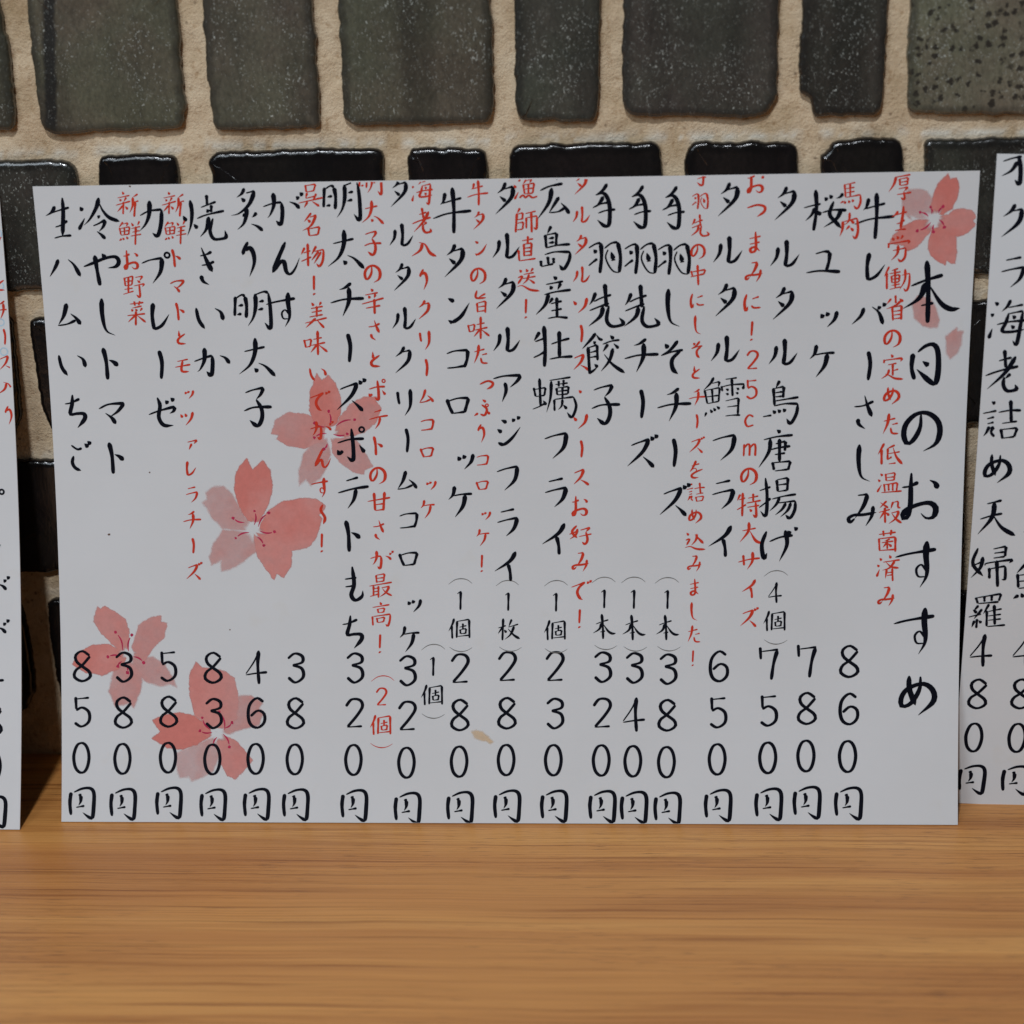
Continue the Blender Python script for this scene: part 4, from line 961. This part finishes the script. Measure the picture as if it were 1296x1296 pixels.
for (x, y, r) in ((1, 408, .0011), (5, 445, .0012), (0, 362, .0012), (-9, 500, .0016), (-3, 296, .0013)): ring(left, x, y, r, M['blue'])

# ------------------------------------------------------------------ cherry blossoms in watercolour
def z(org, pts, sc=4.8): return [(org[0] + x / sc, org[1] + y / sc) for x, y in pts]
f0 = (1026, 200); b2 = (230, 430); b3 = (230, 660); a3 = (0, 660); g0 = (60, 880)
BL = [
 dict(c=(1183, 276), petals=[
  (z(f0, [(745,225),(770,160),(800,125),(835,95),(848,128),(890,114),(902,180),(888,250),(860,310),(800,345),(745,345),(725,290)]), .95),
  (z(f0, [(840,340),(870,312),(930,303),(980,318),(1008,358),(988,378),(1002,402),(955,455),(890,482),(820,455),(770,410),(770,360)]), .88),
  (z(f0, [(716,500),(735,430),(790,410),(850,430),(887,485),(888,560),(880,642),(850,645),(828,622),(818,650),(770,630),(728,590),(712,550)]), .98),
  (z(f0, [(745,420),(690,495),(640,545),(585,565),(560,530),(478,520),(500,470),(560,415),(640,375),(700,372),(745,380)]), .90),
  (z(f0, [(590,190),(660,186),(710,200),(738,250),(740,340),(720,375),(660,372),(600,345),(612,375),(560,330),(555,260)]), .35)],
  stam=[((735,340),(728,298)),((775,335),(805,295)),((715,355),(665,330)),((730,390),(648,442)),((748,405),(746,448)),((780,375),(812,420))], o=f0, s=4.8, r=(14, 26)),
 dict(c=(320, 671), petals=[
  (z(b2, [(395,720),(432,785),(495,733),(535,790),(552,880),(540,960),(520,1020),(470,1110),(400,1100),(345,1010),(318,910),(328,810),(355,760)]), 1.0),
  (z(b2, [(480,1120),(530,1030),(620,978),(740,963),(820,968),(872,1008),(858,1045),(828,1065),(852,1085),(828,1180),(780,1255),(700,1278),(610,1292),(520,1250),(460,1190)]), .82),
  (z(b3, [(430,60),(455,210),(500,275),(562,355),(578,316),(618,342),(668,275),(668,180),(610,80),(520,40)]), .78),
  (z(b3, [(400,60),(250,50),(190,140),(168,215),(180,265),(238,240),(243,302),(300,290),(380,240),(460,180),(460,100)]), .50),
  (z(b2, [(145,930),(195,893),(250,888),(310,940),(360,1040),(410,1110),(390,1160),(250,1150),(185,1085),(128,990),(155,968)]), .42)],
  stam=[((440,1125),(442,1040)),((465,1135),(528,1052)),((475,1162),(565,1166)),((455,1195),(498,1250)),((410,1170),(328,1205)),((380,1110),(312,1083))], o=b2, s=4.8, r=(13, 24)),
 dict(c=(418.5, 548.7), petals=[
  (z(b2, [(820,205),(850,248),(888,214),(935,260),(968,350),(965,440),(940,510),(890,540),(815,520),(775,430),(778,320)]), .92),
  (z(b2, [(960,470),(1020,395),(1110,343),(1185,350),(1180,375),(1215,412),(1180,500),(1110,565),(1010,590),(920,580)]), .72),
  (z(b2, [(910,600),(1040,590),(1115,680),(1162,770),(1110,795),(1112,822),(1040,802),(960,745),(912,690)]), .62),
  (z(b2, [(880,600),(905,700),(875,790),(842,842),(785,888),(755,850),(712,890),(712,800),(735,700),(795,620)]), .50),
  (z(b2, [(540,572),(568,490),(640,440),(730,448),(800,465),(870,540),(860,620),(740,662),(650,645),(570,605),(592,578)]), .70)],
  stam=[((898,520),(893,435)),((935,525),(1050,487)),((920,573),(1005,573)),((885,630),(862,665)),((880,570),(805,595)),((870,530),(808,505))], o=b2, s=4.8, r=(10, 20)),
 dict(c=(161, 826), petals=[
  (z(a3, [(590,513),(612,530),(640,514),(700,550),(760,590),(785,655),(780,780),(735,800),(680,745),(615,680),(568,605)]), .66),
  (z(a3, [(800,760),(820,700),(840,630),(905,588),(980,570),(978,610),(1014,615),(1000,700),(930,775),(880,850),(820,830)]), .62),
  (z(a3, [(438,870),(480,795),(560,750),(660,744),(730,780),(770,830),(720,900),(620,935),(520,918)]), .88),
  (z(a3, [(810,820),(930,822),(1000,865),(1060,965),(1074,1008),(1035,990),(980,1002),(890,975),(790,900)]), .50),
  (z(a3, [(690,900),(790,850),(868,920),(850,1040),(812,1130),(785,1105),(700,1122),(662,1030)]), .55)],
  stam=[((745,785),(702,672)),((782,790),(800,690)),((735,820),(655,822)),((810,820),(872,857)),((740,850),(715,880)),((760,860),(775,918))], o=a3, s=4.8, r=(9, 18)),
 dict(c=(276, 930), petals=[
  (z(b3, [(85,848),(125,885),(250,905),(322,950),(336,1020),(345,1100),(335,1200),(250,1262),(160,1240),(80,1180),(48,1060),(44,940)]), .74),
  (z(b3, [(320,1100),(345,1062),(420,1055),(492,1105),(470,1135),(500,1160),(470,1235),(370,1262),(290,1290),(250,1280)]), .48),
  (z(g0, [(782,185),(860,148),(980,128),(1100,150),(1210,240),(1225,300),(1120,365),(1010,405),(890,392),(778,320),(838,270)], 5.89), 1.0),
  (z(g0, [(960,430),(1100,370),(1240,310),(1290,420),(1240,560),(1180,602),(1075,642),(1055,608),(990,617),(968,560)], 5.89), .38),
  ([(272,925),(300,938),(320,962),(312,972),(298,986),(288,982),(278,965)], .66)],
  stam=[((260,1268),(228,1155)),((185,1280),(110,1272)),((262,1255),(305,1222)),((250,1290),(290,1370)),((215,1310),(190,1360)),((175,1265),(125,1192))], o=b3, s=4.8, r=(9, 17)),
]
LOOSE = [
 (z(f0, [(612,880),(650,838),(720,848),(765,920),(780,985),(772,1030),(730,1035),(680,1020),(632,975)]), .50),
 (z(f0, [(820,1085),(860,1052),(888,1028),(892,1050),(925,1055),(915,1130),(890,1190),(848,1222),(826,1190)]), .42),
]
def seg_dist(px, py, poly):
    poly = np.array(poly); d = np.full(px.shape, 1e9); ins = np.zeros(px.shape, bool)
    n = len(poly)
    for i in range(n):
        a = poly[i]; b = poly[(i + 1) % n]; ab = b - a
        t = np.clip(((px - a[0]) * ab[0] + (py - a[1]) * ab[1]) / max(ab @ ab, 1e-9), 0, 1)
        d = np.minimum(d, np.hypot(px - a[0] - t * ab[0], py - a[1] - t * ab[1]))
        c = ((a[1] > py) != (b[1] > py)) & (px < (b[0] - a[0]) * (py - a[1]) / (b[1] - a[1] + 1e-12) + a[0])
        ins ^= c
    return np.where(ins, d, -d)

def wash_mesh(card, petals, centre, rr, name, mat, seed, lift=.00002, step=.9, label=None):
    allp = np.vstack([np.array(p) for p, _ in petals])
    x0, y0 = allp.min(0) - 3; x1, y1 = allp.max(0) + 3
    xs = np.arange(x0, x1, step); ys = np.arange(y0, y1, step)
    X, Y = np.meshgrid(xs, ys)
    dens = np.zeros_like(X); cover = np.zeros_like(X)
    for k, (p, tone) in enumerate(petals):
        wob = (fbm(X * .16, Y * .16, seed + k) - .5) * 2.4 + (vnoise(X * .7, Y * .7, seed + 9) - .5) * .8
        sd = seg_dist(X, Y, p) + wob
        inside = np.clip(sd / (1.5 if tone > .6 else 3.0) + .5, 0, 1)
        gd = math.cos(k * 2.1 + seed) * (X - X.mean()) + math.sin(k * 2.1 + seed) * (Y - Y.mean())
        pig = tone * (.58 + .62 * fbm(X * .03, Y * .03, seed + 17 + k)) * (1 + .0035 * gd * (1.3 - tone))
        pig = pig + (fbm(X * .12, Y * .12, seed + 3) - .5) * .12
        pig = np.clip(pig * (1 + .07 * np.exp(-np.clip(sd, 0, 50) / 1.6)), .05, 1.1)
        fade = 1 - (1 - np.clip(tone * 1.25, 0, 1)) * np.clip((fbm(X * .05, Y * .05, seed + 50 + k) - .35) * 3, 0, 1) * .55
        c_ = inside * np.clip(.42 + pig * .75, 0, .96) * fade
        over = cover > .05
        wt = np.clip(sd / 9.0, 0, 1) * (.55 + .45 * (tone > .6))
        dens = np.where(inside > .01, np.where(over, dens * (1 - wt) + np.maximum(pig, dens * .9) * wt, pig), dens)
        cover = np.maximum(cover, c_)
    if centre is not None:
        ang = np.arctan2(Y - centre[1], X - centre[0]); R_ = np.hypot(X - centre[0], Y - centre[1])
        ra = rr[0] * (.62 + .9 * vnoise(ang * 3.2 + 20, ang * 0 + seed, 5))
        cover = cover * np.clip((R_ - ra * .45) / (ra * .55), 0, 1)
    uv = card.inv(X.ravel(), Y.ravel())
    ny, nx = X.shape
    i, j = np.meshgrid(np.arange(nx - 1), np.arange(ny - 1)); a = (j * nx + i).ravel()
    F = np.stack([a, a + nx, a + nx + 1, a + 1], -1)
    cv = cover.ravel()
    inb = (uv[:, 0] < card.u1 - .0002) & (uv[:, 0] > card.u0 + .0002) & (uv[:, 1] < card.H - .0002) & (uv[:, 1] > .0002)
    keep = (cv[F].max(1) > .01) & inb[F].all(1)
    F = F[keep]; used = np.unique(F); mp = -np.ones(len(uv), int); mp[used] = np.arange(len(used)); F = mp[F]
    P3 = card.surf(uv[used, 0], uv[used, 1], np.full(len(used), lift)) - card.off
    o = mesh_obj(name, P3, F, mat, parent=card.root, smooth=True)
    for nm, arr in (("pigment", dens.ravel()[used]), ("cover", cv[used])):
        at = o.data.attributes.new(nm, 'FLOAT', 'POINT'); at.data.foreach_set('value', arr.astype(np.float32))
    if label: o['label'] = label
    return o

def stamens(card, bl, seed):
    V = []; F = []
    sc = bl['s']; o = bl['o']
    for k, (p, q) in enumerate(bl['stam']):
        a = card.inv([o[0] + p[0] / sc], [o[1] + p[1] / sc])[0]; b = card.inv([o[0] + q[0] / sc], [o[1] + q[1] / sc])[0]
        n = 8; d = b - a; L = np.linalg.norm(d); d /= L; nr = np.array([-d[1], d[0]])
        bb = len(V); bend = L * .12 * (1 if k % 2 else -1)
        for t in np.linspace(0, .82, n):
            c = a + d * L * t + nr * bend * math.sin(math.pi * t)
            w_ = .00022 * (.35 + .9 * math.sin(math.pi * min(1, t * 1.1)))
            V += [c + nr * w_, c - nr * w_]
        for t in range(n - 1): F.append((bb + 2 * t, bb + 2 * t + 1, bb + 2 * t + 3, bb + 2 * t + 2))
        bb = len(V); m_ = 12; r = .00050 * (.85 + .3 * random.random())
        for t in range(m_):
            an = 2 * math.pi * t / m_; V.append(b + r * (1 + .25 * random.uniform(-1, 1)) * np.array([math.cos(an), math.sin(an)]))
        F.append(tuple(range(bb, bb + m_)))
    V = np.array(V)
    mesh_obj('stamens', card.surf(V[:, 0], V[:, 1], np.full(len(V), .00004)) - card.off, F, M['magenta'], parent=card.root)

for k, bl in enumerate(BL):
    wash_mesh(main, bl['petals'], bl['c'], bl['r'], 'cherry_blossom', M['wash'], 100 + 31 * k)
    stamens(main, bl, k)
for k, p in enumerate(LOOSE):
    wash_mesh(main, [p], None, None, 'petal', M['wash'], 300 + 7 * k)
# sauce stain and specks of dirt on the middle card
st = [(597, 926), (603, 924.5), (610, 926.5), (616, 931), (621, 935), (624, 939), (621, 941.5), (615, 938.5), (606, 937), (600, 933)]
st_in = [(x + (610 - x) * .22, y + (932.5 - y) * .22) for x, y in st]
wash_mesh(main, [(st, .42), (st_in, .16)], None, None, 'stain', M['stain'], 77, step=.5, lift=.00003)
def blot(card, px, py, rpx, mat, seed):
    c = card.inv([px], [py])[0]; n = 12; r = rpx * .000262
    V = [(c[0] + r * (.55 + .8 * vnoise(k * 1.1, seed, 2)) * math.cos(2 * math.pi * k / n) * 1.25,
          c[1] + r * (.55 + .8 * vnoise(k * 1.1, seed, 2)) * math.sin(2 * math.pi * k / n)) for k in range(n)]
    V = np.array(V)
    mesh_obj('speck', card.surf(V[:, 0], V[:, 1], np.full(n, .00003)) - card.off, [tuple(range(n))], mat, parent=card.root)
for i_, (x, y, r) in enumerate([(138, 676.5, 1.4), (189.5, 598, 1.0), (291, 797, .9), (164.5, 235.8, 1.1)]):
    blot(main, x, y, r, M['dirt'], 5 + i_)
